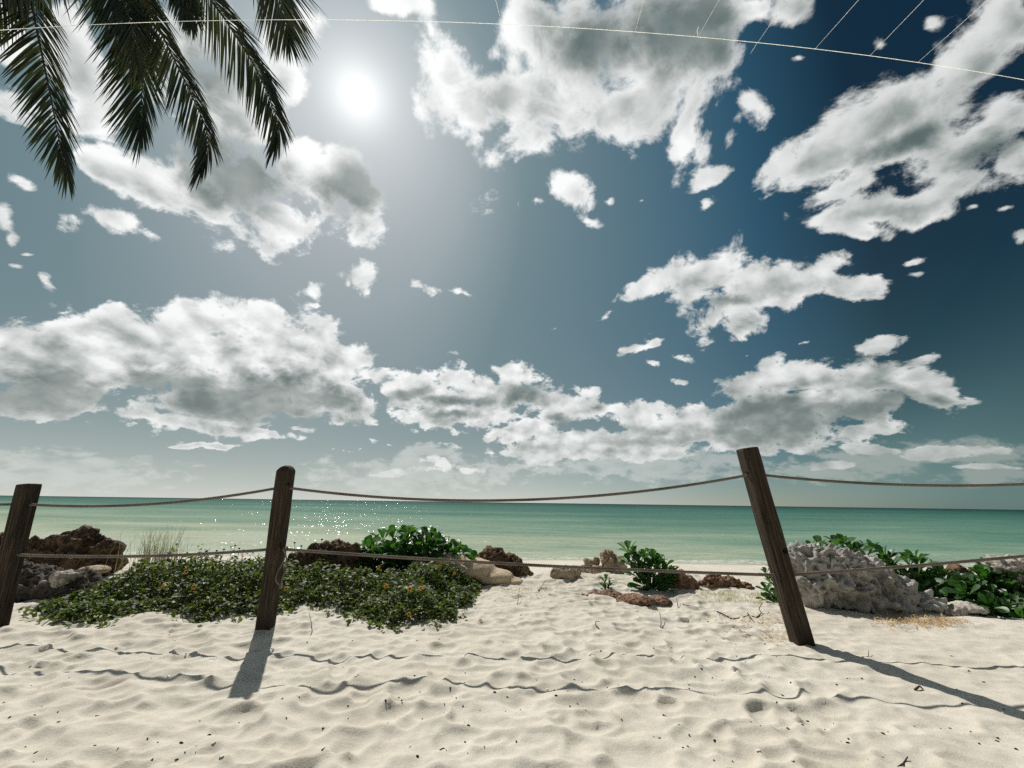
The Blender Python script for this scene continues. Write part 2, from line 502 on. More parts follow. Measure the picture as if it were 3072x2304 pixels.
def mesh_obj(name, verts, faces, mat=None, parent=None, smooth=True, loc=None):
    me = bpy.data.meshes.new(name)
    verts = np.asarray(verts, dtype=np.float32).reshape(-1, 3)
    me.vertices.add(len(verts))
    me.vertices.foreach_set('co', verts.ravel())
    if isinstance(faces, np.ndarray):
        n, k = faces.shape
        me.loops.add(n * k)
        me.loops.foreach_set('vertex_index', faces.astype(np.int32).ravel())
        me.polygons.add(n)
        me.polygons.foreach_set('loop_start', (np.arange(n) * k).astype(np.int32))
        me.polygons.foreach_set('loop_total', np.full(n, k, dtype=np.int32))
    else:
        lens = np.array([len(f) for f in faces], dtype=np.int32)
        me.loops.add(int(lens.sum()))
        me.loops.foreach_set('vertex_index', np.concatenate([np.asarray(f) for f in faces]).astype(np.int32))
        me.polygons.add(len(faces))
        me.polygons.foreach_set('loop_start', np.concatenate([[0], np.cumsum(lens)[:-1]]).astype(np.int32))
        me.polygons.foreach_set('loop_total', lens)
    me.update(calc_edges=True)
    me.validate()
    if smooth:
        me.polygons.foreach_set('use_smooth', np.ones(len(me.polygons), dtype=bool))
    ob = bpy.data.objects.new(name, me)
    COL.objects.link(ob)
    if mat:
        me.materials.append(mat)
    if parent:
        ob.parent = parent
    if loc is not None:
        ob.location = loc
    return ob


def tag(o, label, cat, group=None):
    o['label'] = label
    o['category'] = cat
    if group:
        o['group'] = group
    return o


def setkind(o, kind):
    o['kind'] = kind
    return o


def empty(name, loc):
    o = bpy.data.objects.new(name, None)
    o.empty_display_size = 0.1
    COL.objects.link(o)
    o.location = loc
    return o


class MB:
    """collects pieces of one mesh"""
    def __init__(self):
        self.v, self.f, self.n = [], [], 0

    def add(self, verts, faces):
        verts = np.asarray(verts, float).reshape(-1, 3)
        self.v.append(verts)
        self.f += [tuple(i + self.n for i in f) for f in faces]
        self.n += len(verts)

    def build(self, name, mat, parent=None, smooth=True, loc=(0, 0, 0)):
        v = np.concatenate(self.v) - np.asarray(loc, float)
        return mesh_obj(name, v, self.f, mat, parent, smooth, None if parent is not None else loc)


def tube(mb, pts, rad, sides=6, cap=True):
    pts = np.asarray(pts, float)
    n = len(pts)
    rad = np.broadcast_to(np.asarray(rad, float), (n,))
    tg = np.gradient(pts, axis=0)
    tg /= np.linalg.norm(tg, axis=1)[:, None] + 1e-12
    ref = np.array([0, 0, 1.0]) if abs(tg[0][2]) < 0.9 else np.array([1.0, 0, 0])
    a = np.cross(tg, ref)
    a /= np.linalg.norm(a, axis=1)[:, None] + 1e-12
    b = np.cross(tg, a)
    th = np.arange(sides) * 2 * math.pi / sides
    ring = pts[:, None, :] + rad[:, None, None] * (np.cos(th)[None, :, None] * a[:, None, :] + np.sin(th)[None, :, None] * b[:, None, :])
    f = []
    for i in range(n - 1):
        for j in range(sides):
            k = (j + 1) % sides
            f.append((i * sides + j, i * sides + k, (i + 1) * sides + k, (i + 1) * sides + j))
    if cap:
        f.append(tuple(range(sides)))
        f.append(tuple((n - 1) * sides + j for j in range(sides - 1, -1, -1)))
    mb.add(ring.reshape(-1, 3), f)


def new_mat(name):
    m = bpy.data.materials.new(name)
    m.use_nodes = True
    t = m.node_tree
    t.nodes.clear()
    g = NT(t)
    out = g.n('ShaderNodeOutputMaterial')
    bs = g.n('ShaderNodeBsdfPrincipled')
    t.links.new(bs.outputs[0], out.inputs[0])
    return m, g, bs, out


def bump(g, height, strength, dist):
    nd = g.n('ShaderNodeBump')
    g.put(nd.inputs['Height'], height)
    nd.inputs['Strength'].default_value = strength
    nd.inputs['Distance'].default_value = dist
    return nd.outputs[0]


# ------------------------------------------------------------------ terrain
SEA = -0.8


def gz(x, y):
    """lie of the land: flat sand by the fence, a low crest, then the beach down to the sea"""
    x, y = np.asarray(x, float), np.asarray(y, float)
    yc = y - 0.25 * np.sin(x * 0.7) * sstep(y, 3, 5)
    d = -0.46 * sstep(yc, 5.35, 8.2)
    d = d - 0.062 * np.clip(yc - 8.0, 0, 40)
    d = d + 0.05 * np.exp(-((x + 2.2) ** 2 / 2.5 + (y - 4.6) ** 2 / 0.7))
    d = d + 0.07 * np.exp(-((x - 1.0) ** 2 / 1.2 + (y - 5.25) ** 2 / 0.25))
    return d


HX0, HX1, HY0, HY1, HS = -7.0, 7.0, 0.2, 7.4, 0.012


def sand_relief():
    nx, ny = int((HX1 - HX0) / HS) + 1, int((HY1 - HY0) / HS) + 1
    X, Y = np.meshgrid(HX0 + HS * np.arange(nx), HY0 + HS * np.arange(ny))
    rb = 0.22 - np.abs(fbm(X * 2.6 + 0.15 * Y, Y * 3.6, 2.0, 3, 0.5))
    h = 0.022 * fbm(X * 1.1, Y * 1.3, 0.4, 3) + 0.028 * fbm(X * 3.3, Y * 4.2, 2.0, 3, 0.45) + 0.055 * rb
    base = h.copy()
    r = np.random.default_rng(11)
    n = 4200
    cx, cy = r.uniform(HX0, HX1, n), HY0 + (HY1 - HY0) * r.uniform(0, 1, n)
    for i in range(n):
        a = r.uniform(0.035, 0.115)
        b = a * r.uniform(0.5, 0.85)
        ang = r.uniform(0, math.pi)
        dep = r.uniform(0.15, 0.33) * b
        R = 1.9 * a
        i0, i1 = max(0, int((cx[i] - R - HX0) / HS)), min(nx, int((cx[i] + R - HX0) / HS) + 2)
        j0, j1 = max(0, int((cy[i] - R - HY0) / HS)), min(ny, int((cy[i] + R - HY0) / HS) + 2)
        if i1 - i0 < 3 or j1 - j0 < 3:
            continue
        x, y = X[j0:j1, i0:i1] - cx[i], Y[j0:j1, i0:i1] - cy[i]
        wob = 1 + 0.5 * perlin(X[j0:j1, i0:i1] * 9, Y[j0:j1, i0:i1] * 9, i * 0.37)
        u, v = (x * math.cos(ang) + y * math.sin(ang)) / a, (-x * math.sin(ang) + y * math.cos(ang)) / b
        q = np.sqrt(u * u + v * v) * wob
        lvl = float(base[(j0 + j1) // 2, (i0 + i1) // 2])
        pit = lvl + dep * (-1 + 1.15 * np.clip(q, 0, 1.0) ** 2)
        w = 1 - sstep(q, 0.90, 1.08)
        rim = 0.30 * dep * np.exp(-((q - 1.14) / 0.26) ** 2)
        h[j0:j1, i0:i1] = h[j0:j1, i0:i1] * (1 - w) + pit * w + rim
    for _ in range(0):        # wind softens everything a little
        p = np.pad(h, 1, mode='edge')
        h = (p[1:-1, 1:-1] * 6 + p[:-2, 1:-1] + p[2:, 1:-1] + p[1:-1, :-2] + p[1:-1, 2:]) / 10
    h += 0.0050 * fbm(X * 13, Y * 15, 7.0, 3, 0.62)
    # smoother, wind-swept on the right
    calm = sstep(X - 0.35 * (Y - 2), 0.9, 2.4) * 0.74
    h = h * (1 - calm) + (0.35 * base + 0.006 * fbm(X * 9, Y * 13, 3.0, 3, 0.6)) * calm
    return h


RELIEF = sand_relief()


def relief_at(x, y):
    fx, fy = (np.asarray(x, float) - HX0) / HS, (np.asarray(y, float) - HY0) / HS
    ins = (fx >= 0) & (fy >= 0) & (fx < RELIEF.shape[1] - 1.01) & (fy < RELIEF.shape[0] - 1.01)
    fx, fy = np.clip(fx, 0, RELIEF.shape[1] - 1.01), np.clip(fy, 0, RELIEF.shape[0] - 1.01)
    i, j = fx.astype(int), fy.astype(int)
    a, b = fx - i, fy - j
    v = (RELIEF[j, i] * (1 - a) * (1 - b) + RELIEF[j, i + 1] * a * (1 - b) + RELIEF[j + 1, i] * (1 - a) * b + RELIEF[j + 1, i + 1] * a * b)
    return np.where(ins, v, 0.0)


def ground(x, y):
    """height of the finished sand surface"""
    x, y = np.asarray(x, float), np.asarray(y, float)
    fade = (1 - sstep(np.abs(x), 6.2, 6.9)) * (1 - sstep(y, 6.4, 7.3)) * sstep(y, 0.3, 0.8)
    far = 0.02 * fbm(x * 2.1, y * 2.6, 3.0, 3) * sstep(y, 6.0, 7.5) * (1 - sstep(y, 11.5, 13.0))
    out = 0.03 * fbm(x * 1.5, y * 1.9, 8.0, 3) * (1 - sstep(y, 8, 12)) * (1 - fade)
    return gz(x, y) + relief_at(x, y) * fade + far + out


def hit(px, py):
    """where a line of sight meets the sand"""
    d = ray(px, py)
    z = 0.0
    for _ in range(12):
        t = (z - EYE) / d[2]
        p = d * t
        z = float(gz(p[0], p[1]))
    return np.array([p[0], p[1], float(ground(p[0], p[1]))])


def mat_sand():
    m, g, bs, out = new_mat('sand')
    pos = g.n('ShaderNodeNewGeometry').outputs['Position']
    z = g.sep(pos)[2]
    n1 = g.noise(pos, 0.9, 4.0, 0.55)
    n2 = g.noise(pos, 320.0, 2.0, 0.6)
    n3 = g.noise(pos, 24.0, 5.0, 0.6)
    c = g.ramp(n1, [(0.3, (.585, .540, .455)), (0.55, (.650, .612, .530)), (0.75, (.69, .655, .585))])
    c = g.mix(g.step(n3, 0.38, 0.7, 0.0, 0.35), c, (.50, .435, .345))
    c = g.mix(g.step(g.noise(pos, 3.2, 5.0, 0.65), 0.50, 0.72, 0.0, 0.30), c, (.46, .41, .33))
    c = g.mix(g.step(n2, 0.60, 0.72, 0.0, 0.4), c, (.36, .30, .23))
    c = g.mix(g.step(n2, 0.40, 0.30, 0.0, 0.5), c, (.80, .76, .68))
    wet = g.step(g.m('ADD', z, g.m('MULTIPLY', g.noise(pos, 0.6, 3.0), 0.04)), SEA + 0.075, SEA + 0.03)
    c = g.mix(g.m('MULTIPLY', wet, 0.8), c, (.33, .265, .19))
    g.put(bs.inputs['Base Color'], c)
    g.put(bs.inputs['Roughness'], g.mixf(wet, 0.92, 0.35))
    g.put(bs.inputs['Specular IOR Level'], g.mixf(wet, 0.12, 0.4))
    hh = g.m('ADD', g.m('MULTIPLY', g.noise(pos, 70.0, 4.0, 0.65), 0.0045), g.m('MULTIPLY', n2, 0.0012))
    g.put(bs.inputs['Normal'], bump(g, hh, 0.55, 1.0))
    return m


def graded(a, b, fine0, fine1, step, grow=1.22, most=6.0):
    xs = list(np.arange(fine0, fine1 + step / 2, step))
    s, x = step, fine1
    while x < b:
        s = min(s * grow, most)
        x += s
        xs.append(min(x, b))
    s, x = step, fine0
    while x > a:
        s = min(s * grow, most)
        x -= s
        xs.insert(0, max(x, a))
    return np.array(xs)


def build_ground():
    xs = graded(-120, 120, -5.2, 5.2, 0.0135)
    ys = graded(-60, 45, 1.3, 6.4, 0.0125, grow=1.12, most=3.0)
    X, Y = np.meshgrid(xs, ys)
    Z = ground(X, Y)
    nx, ny = len(xs), len(ys)
    idx = np.arange(nx * ny).reshape(ny, nx)
    f = np.stack([idx[:-1, :-1], idx[:-1, 1:], idx[1:, 1:], idx[1:, :-1]], -1).reshape(-1, 4)
    o = mesh_obj('sand', np.stack([X, Y, Z], -1).reshape(-1, 3), f, mat_sand())
    setkind(o, 'structure')


def mat_water():
    m, g, bs, out = new_mat('sea water')
    pos = g.n('ShaderNodeNewGeometry').outputs['Position']
    x, y, _ = g.sep(pos)
    lg = g.m('LOGARITHM', g.m('MAXIMUM', y, 5.0), 10.0)            # 13.7 m -> 1.14, 100 m -> 2, 1000 m -> 3
    ps = g.comb(g.m('DIVIDE', x, g.m('MULTIPLY', y, 1.1)), g.m('MULTIPLY', lg, 5.5), 0.0)
    band = g.noise(ps, 1.6, 3.0, 0.5)
    t = g.m('ADD', lg, g.m('MULTIPLY', g.m('SUBTRACT', band, 0.5), 1.0))
    fine = g.noise(g.v('MULTIPLY', ps, (1.0, 2.2, 1.0)), 7.0, 5.0, 0.62)
    t = g.m('ADD', t, g.m('MULTIPLY', g.m('SUBTRACT', fine, 0.5), 0.5))
    t = g.m('ADD', t, g.m('MULTIPLY', g.m('DIVIDE', x, y), 0.24))
    c = g.ramp(g.m('MULTIPLY', g.m('SUBTRACT', t, 1.0), 0.5), [
        (0.03, (.41, .46, .36)), (0.08, (.38, .425, .31)), (0.145, (.285, .355, .265)), (0.215, (.205, .305, .225)), (0.365, (.105, .215, .162)),
        (0.5, (.060, .160, .128)), (0.8, (.018, .088, .070)), (1.0, (.007, .042, .042))])
    # wave slopes: short chop on longer swell, crests lying along the shore
    pw = g.v('MULTIPLY', pos, (0.6, 1.0, 1.0))
    s1 = g.sep(g.noise(pw, 0.9, 2.0, 0.5, out=1))
    s2 = g.sep(g.noise(pw, 7.0, 3.0, 0.6, out=1))

    def slope(i, a, b):
        return g.m('ADD', g.m('MULTIPLY', g.m('SUBTRACT', s1[i], 0.5), a), g.m('MULTIPLY', g.m('SUBTRACT', s2[i], 0.5), b))

    sx, sy = slope(0, 0.55, 1.2), slope(1, 0.85, 1.75)
    nrm = g.v('NORMALIZE', g.comb(sx, sy, 1.0))
    nrmd = g.v('NORMALIZE', g.comb(g.m('MULTIPLY', sx, 0.5), g.m('MULTIPLY', sy, 0.55), 1.0))
    foam = g.m('MULTIPLY', g.step(g.m('ADD', y, g.m('MULTIPLY', g.noise(g.v('MULTIPLY', pos, (.35, 1, 1)), 1.3, 4.0), -1.6)), 13.55, 13.15), g.step(g.noise(pos, 5.0, 4.0, .7), .42, .6))
    c = g.mix(g.m('MULTIPLY', foam, 0.7), c, (.75, .76, .72))
    # turbid shallow water: light scattered back from below, and a thin mirror of sky and sun on the ripples
    df = g.n('ShaderNodeBsdfDiffuse')
    g.put(df.inputs['Color'], c)
    g.put(df.inputs['Normal'], nrmd)
    gl = g.n('ShaderNodeBsdfGlossy')
    gl.inputs['Roughness'].default_value = 0.15
    g.put(gl.inputs['Normal'], nrm)
    mx = g.n('ShaderNodeMixShader')
    mx.inputs[0].default_value = 0.12
    g.t.links.new(df.outputs[0], mx.inputs[1])
    g.t.links.new(gl.outputs[0], mx.inputs[2])
    g.t.links.new(mx.outputs[0], out.inputs[0])
    g.t.nodes.remove(bs)
    return m


def build_sea():
    xs = graded(-9000, 9000, -40, 40, 4.0, grow=1.5, most=3000)
    ys = graded(11.0, 12000, 11.0, 40, 2.0, grow=1.4, most=3000)
    X, Y = np.meshgrid(xs, ys)
    nx, ny = len(xs), len(ys)
    idx = np.arange(nx * ny).reshape(ny, nx)
    f = np.stack([idx[:-1, :-1], idx[:-1, 1:], idx[1:, 1:], idx[1:, :-1]], -1).reshape(-1, 4)
    o = mesh_obj('sea', np.stack([X, Y, np.full_like(X, SEA)], -1).reshape(-1, 3), f, mat_water())
    setkind(o, 'structure')


build_ground()
build_sea()


# ------------------------------------------------------------------ fence: weathered posts and two ropes
def mat_wood():
    m, g, bs, out = new_mat('weathered timber')
    tc = g.n('ShaderNodeTexCoord').outputs['Object']
    p = g.v('MULTIPLY', tc, (1.0, 1.0, 0.045))
    gr = g.noise(p, 95.0, 5.0, 0.65)
    big = g.noise(g.v('MULTIPLY', tc, (1.0, 1.0, 0.2)), 9.0, 3.0, 0.5)
    ck = g.noise(g.v('MULTIPLY', tc, (1.0, 1.0, 0.03)), 42.0, 2.0, 0.5)
    crack = g.step(g.m('ABSOLUTE', g.m('SUBTRACT', ck, 0.5)), 0.018, 0.0)
    c = g.ramp(gr, [(0.25, (.010, .007, .005)), (0.5, (.042, .031, .021)), (0.75, (.13, .10, .068))])
    c = g.mix(g.step(big, 0.4, 0.7, 0.0, 0.55), c, (.060, .049, .037))
    z = g.sep(tc)[2]
    c = g.mix(g.step(z, 0.16, 0.02, 0.0, 0.55), c, (.03, .02, .013))     # darker towards the foot
    c = g.mix(g.m('MULTIPLY', crack, 0.85), c, (.008, .006, .005))
    g.put(bs.inputs['Base Color'], c)
    bs.inputs['Roughness'].default_value = 0.85
    bs.inputs['Specular IOR Level'].default_value = 0.2
    hh = g.m('SUBTRACT', g.m('MULTIPLY', gr, 0.5), crack)
    g.put(bs.inputs['Normal'], bump(g, hh, 0.6, 0.004))
    return m


WOOD = mat_wood()


def make_post(base, top, width, turn, chamfer, holes, label, seed):
    """square timber from base to top; holes: (height, side, across, radius) with side 'front' or 'left'"""
    base, top = np.array(base, float), np.array(top, float)
    ax = top - base
    L = float(np.linalg.norm(ax))
    bury = 0.25
    per = 14
    h = width / 2
    c = h * 0.93
    ring = []
    for s in range(4):
        a = [(-c, -h), (h, -c), (c, h), (-h, c)][s]
        b = [(c, -h), (h, c), (-c, h), (-h, -c)][s]
        for k in range(per):
            t = k / (per - 1)
            ring.append((a[0] + (b[0] - a[0]) * t, a[1] + (b[1] - a[1]) * t))
    ring = np.array(ring)
    zs = np.concatenate([np.linspace(-bury, L - 0.05, 150), np.linspace(L - 0.045, L, 9)])
    n = len(ring)
    V = np.zeros((len(zs), n, 3))
    V[:, :, 0], V[:, :, 1] = ring[None, :, 0], ring[None, :, 1]
    V[:, :, 2] = zs[:, None]
    # worn top
    k = np.clip((V[:, :, 2] - (L - chamfer)) / max(chamfer, 1e-4), 0, 1)
    sc_ = 1 - 0.42 * k ** 1.6 if chamfer > 0.012 else 1 - 0.07 * k
    V[:, :, 0] *= sc_
    V[:, :, 1] *= sc_
    rad = V[:, :, :2] / (np.linalg.norm(V[:, :, :2], axis=2)[:, :, None] + 1e-9)
    gn = perlin(V[:, :, 0] * 70 + seed * 3.1, V[:, :, 1] * 70, V[:, :, 2] * 2.0) * 0.0035
    gn += perlin(V[:, :, 0] * 9 + seed, V[:, :, 1] * 9, V[:, :, 2] * 3.0) * 0.006
    V[:, :, :2] += rad * gn[:, :, None]
    V[:, :, 2] += np.where(V[:, :, 2] > L - 0.004, 0.004 * perlin(V[:, :, 0] * 40, V[:, :, 1] * 40, seed), 0)
    for (hz, side, ac, hr) in holes:
        if side == 'front':
            sel = V[:, :, 1] < -h * 0.8
            dd = np.hypot(V[:, :, 0] - ac, V[:, :, 2] - hz)
            V[:, :, 1] += np.where(sel & (dd < hr * 1.35), 0.045 * (1 - sstep(dd, hr * 0.6, hr * 1.35)), 0)
        else:
            sel = V[:, :, 0] < -h * 0.8
            dd = np.hypot(V[:, :, 1] - ac, V[:, :, 2] - hz)
            V[:, :, 0] += np.where(sel & (dd < hr * 1.35), 0.045 * (1 - sstep(dd, hr * 0.6, hr * 1.35)), 0)
    verts = V.reshape(-1, 3)
    f = []
    for i in range(len(zs) - 1):
        for j in range(n):
            q = (j + 1) % n
            f.append((i * n + j, i * n + q, (i + 1) * n + q, (i + 1) * n + j))
    # end grain: inner ring and centre
    last = (len(zs) - 1) * n
    inner = V[-1] * np.array([0.5, 0.5, 1.0]) + np.array([0, 0, 0.004 if chamfer <= 0.012 else 0.008])
    ctr = inner.mean(0)[None, :]
    verts = np.concatenate([verts, inner, ctr])
    i0 = len(zs) * n
    for j in range(n):
        q = (j + 1) % n
        f.append((last + j, last + q, i0 + q, i0 + j))
        f.append((i0 + j, i0 + q, i0 + n))
    o = mesh_obj('fence_post', verts, f, WOOD, smooth=False)
    zz = Vector(ax / L)
    fwd = Vector((math.sin(turn), -math.cos(turn), 0))             # where the front face looks
    yy = -(fwd - zz * fwd.dot(zz)).normalized()
    xx = yy.cross(zz)
    o.matrix_world = Matrix(((xx.x, yy.x, zz.x, base[0]), (xx.y, yy.y, zz.y, base[1]), (xx.z, yy.z, zz.z, base[2]), (0, 0, 0, 1)))
    tag(o, label, 'fence post', 'timber posts of the rope fence')
    return o


PL0, PL1 = gnd(-17, 1886), aty(88, 1453, 3.20)
PM0, PM1 = gnd(795, 1890), aty(860, 1400, 3.257 - .16)
PR0, PR1 = gnd(2405, 1925), aty(2240, 1345, 3.165 - .07)
make_post(PL0, PL1, .096, 0.0, .006, [], 'cut off timber fence post at the left edge, in front of the brown rocks', 1)
make_post(PM0, PM1, .100, 0.12, .035, [(1.03, 'front', .042, .009), (.60, 'front', .042, .009)],
          'upright dark timber fence post with worn rounded top, standing in the leafy ground cover', 2)
make_post(PR0, PR1, .114, -0.06, .008, [(1.155, 'left', -.02, .013), (.44, 'left', -.015, .013), (.60, 'front', .036, .013)],
          'leaning timber fence post with drilled holes, beside the big grey boulder', 3)
# posts of the same fence standing outside the picture on either side
PO0 = np.array([5.9, 3.05, 0.0])
PO1 = PO0 + np.array([0.02, -.03, 1.16])
PQ0 = np.array([-6.7, 3.15, 0.0])
PQ1 = PQ0 + np.array([0.05, 0.0, 1.05])
make_post(PO0, PO1, .135, 0.0, .008, [], 'timber fence post off to the right of the leaning one', 4)
make_post(PQ0, PQ1, .135, 0.0, .008, [], 'timber fence post off to the left of the cut off one', 5)


def mat_rope():
    m, g, bs, out = new_mat('rope fibre')
    tc = g.n('ShaderNodeTexCoord').outputs['Object']
    n = g.noise(tc, 160.0, 4.0, 0.6)
    n2 = g.noise(tc, 3.0, 3.0, 0.5)
    c = g.ramp(n, [(0.3, (.10, .082, .066)), (0.7, (.30, .26, .22))])
    c = g.mix(g.step(n2, 0.45, 0.7, 0.0, 0.5), c, (.07, .057, .046))
    g.put(bs.inputs['Base Color'], c)
    bs.inputs['Roughness'].default_value = 0.9
    bs.inputs['Specular IOR Level'].default_value = 0.15
    g.put(bs.inputs['Normal'], bump(g, n, 0.5, 0.002))
    return m


ROPE = mat_rope()


def sag(a, b, s, n=60):
    a, b = np.asarray(a, float), np.asarray(b, float)
    t = np.linspace(0, 1, n)[:, None]
    p = a + (b - a) * t
    p[:, 2] -= 4 * s * (t * (1 - t))[:, 0]
    return p


def laid_rope(mb, path, rad, pitch=0.055):
    """three strands laid round a path"""
    path = np.asarray(path, float)
    seg = np.linalg.norm(np.diff(path, axis=0), axis=1)
    s = np.concatenate([[0], np.cumsum(seg)])
    n = max(8, int(s[-1] / pitch * 9))
    u = np.linspace(0, s[-1], n)
    p = np.stack([np.interp(u, s, path[:, i]) for i in range(3)], 1)
    tg = np.gradient(p, axis=0)
    tg /= np.linalg.norm(tg, axis=1)[:, None] + 1e-12
    ref = np.array([0.0, 0.31, 0.95])
    a = np.cross(tg, ref)
    a /= np.linalg.norm(a, axis=1)[:, None] + 1e-12
    b = np.cross(tg, a)
    for k in range(3):
        ph = u / pitch * 2 * math.pi + k * 2 * math.pi / 3
        c = p + 0.52 * rad * (np.cos(ph)[:, None] * a + np.sin(ph)[:, None] * b)
        tube(mb, c, rad * 0.56, 6)


def rope_y(px, py, post0, post1):
    """point on the line of sight level with the axis of a post"""
    d = ray(px, py)
    ax = post1 - post0
    y = post0[1] + (0.5 if py > 1550 else 0.9) * ax[1]
    return np.array([0, 0, EYE]) + d * y / d[1]


UL, UM, UR = rope_y(70, 1512, PL0, PL1), rope_y(848, 1461, PM0, PM1), rope_y(2260, 1422, PR0, PR1)
UO, UQ = PO1 + np.array([0, 0, -.05]), PQ1 + np.array([0, 0, -.12])
UO[2] = aty(3072, 1448, 3.1)[2] + 0.26
LL, LM, LR = rope_y(45, 1664, PL0, PL1), rope_y(830, 1646, PM0, PM1), rope_y(2350, 1726, PR0, PR1)
LO = np.array([PO0[0], PO0[1], aty(3072, 1672, 3.1)[2] + .27])
LQ = np.array([PQ0[0], PQ0[1], LL[2] + .03])
mb = MB()
up_path = np.concatenate([sag(UQ, UL, .05)[:-1], sag(UL, UM, .062)[:-1], sag(UM, UR, .142)[:-1], sag(UR, UO, .16)])
laid_rope(mb, up_path, .0105)
tag(mb.build('rope', ROPE, loc=tuple(UM)), 'upper sagging rope threaded through the tops of the fence posts', 'rope', 'ropes of the fence')
mb = MB()
lo_path = np.concatenate([sag(LQ, LL, .04)[:-1], sag(LL, LM, .03)[:-1], sag(LM, LR, .02)[:-1], sag(LR, LO, .03)])
laid_rope(mb, lo_path, .0110)
tag(mb.build('rope', ROPE, loc=tuple(LM)), 'lower tighter rope of the fence, crossing in front of plants and boulder', 'rope', 'ropes of the fence')
# loose tail knotted round the lower rope at the middle post
mb = MB()
k0 = LM + np.array([.075, -.02, -.005])
th = np.linspace(0, 2 * math.pi, 22)
tube(mb, np.stack([k0[0] + 0.006 * np.sin(th * 2), k0[1] + .02 * np.cos(th), k0[2] + .02 * np.sin(th)], 1), .006, 6)
t = np.linspace(0, 1, 26)
for sgn, dx, ln in ((1, .0, .27), (-1, .012, .22)):
    loop = np.stack([k0[0] + dx + .03 * np.sin(t * math.pi) * sgn + .008 * np.sin(t * 9), k0[1] - .012 + .01 * np.sin(t * 7),
                     k0[2] - ln * np.sin(t * math.pi * .5) + 0.02 * sgn * t], 1)
    tube(mb, loop, .0048, 6)
tag(mb.build('rope_tail', ROPE, loc=tuple(k0)), 'loose frayed rope end hanging from the lower rope at the middle post', 'rope end')


# ------------------------------------------------------------------ rocks
def worley(p, seed=0):
    """distance to the nearest of scattered points, one per unit cell"""
    c = np.floor(p).astype(int)
    best = np.full(len(p), 9.0)
    for i in (-1, 0, 1):
        for j in (-1, 0, 1):
            for k in (-1, 0, 1):
                q = c + [i, j, k]
                h = PT[PT[PT[(q[:, 0] + seed) & 255] + (q[:, 1] & 255)] + (q[:, 2] & 255)]
                o = np.stack([PT[h], PT[h + 61], PT[h + 149]], 1) / 255.0
                best = np.minimum(best, np.linalg.norm(q + o - p, axis=1))
    return best


def mat_rock(name, dark, mid, light, scale=1.0, rough=0.9, speck=1.0):
    m, g, bs, out = new_mat(name)
    pos = g.n('ShaderNodeNewGeometry').outputs['Position']
    n1 = g.noise(pos, 4.0 * scale, 5.0, 0.6)
    n2 = g.noise(pos, 26.0 * scale, 5.0, 0.65)
    vo = g.voro(pos, 30.0 * scale, 1.0, 0.6)
    c = g.ramp(n1, [(0.32, dark), (0.5, mid), (0.68, light)])
    c = g.mix(g.step(n2, 0.42, 0.62, 0.0, 0.55 * speck), c, light)
    c = g.mix(g.step(n2, 0.46, 0.34, 0.0, 0.75 * speck), c, dark)
    g.put(bs.inputs['Base Color'], c)
    bs.inputs['Roughness'].default_value = rough
    bs.inputs['Specular IOR Level'].default_value = 0.2
    hh = g.m('ADD', g.m('MULTIPLY', n2, 0.02), g.m('MULTIPLY', g.step(vo, 0.0, 0.5), 0.010 / scale))
    g.put(bs.inputs['Normal'], bump(g, hh, 0.9 * (0.35 + 0.65 * speck), 1.0))
    return m


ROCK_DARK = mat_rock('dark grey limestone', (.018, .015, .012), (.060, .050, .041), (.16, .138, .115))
ROCK_BROWN = mat_rock('brown limestone', (.020, .013, .009), (.085, .054, .033), (.25, .17, .105))
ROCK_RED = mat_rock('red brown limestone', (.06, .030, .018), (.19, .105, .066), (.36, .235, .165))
ROCK_GREY = mat_rock('grey coral limestone', (.22, .20, .172), (.375, .352, .318), (.51, .485, .445), 1.0, .9, .3)
ROCK_TAN = mat_rock('tan sandstone', (.22, .165, .11), (.40, .315, .22), (.52, .43, .32), 0.8)
ROCK_SAND = mat_rock('smooth golden sandstone', (.40, .31, .20), (.52, .41, .28), (.60, .49, .35), .6, .9)
ROCK_PALE = mat_rock('pale limestone', (.20, .17, .14), (.40, .355, .31), (.58, .53, .46))


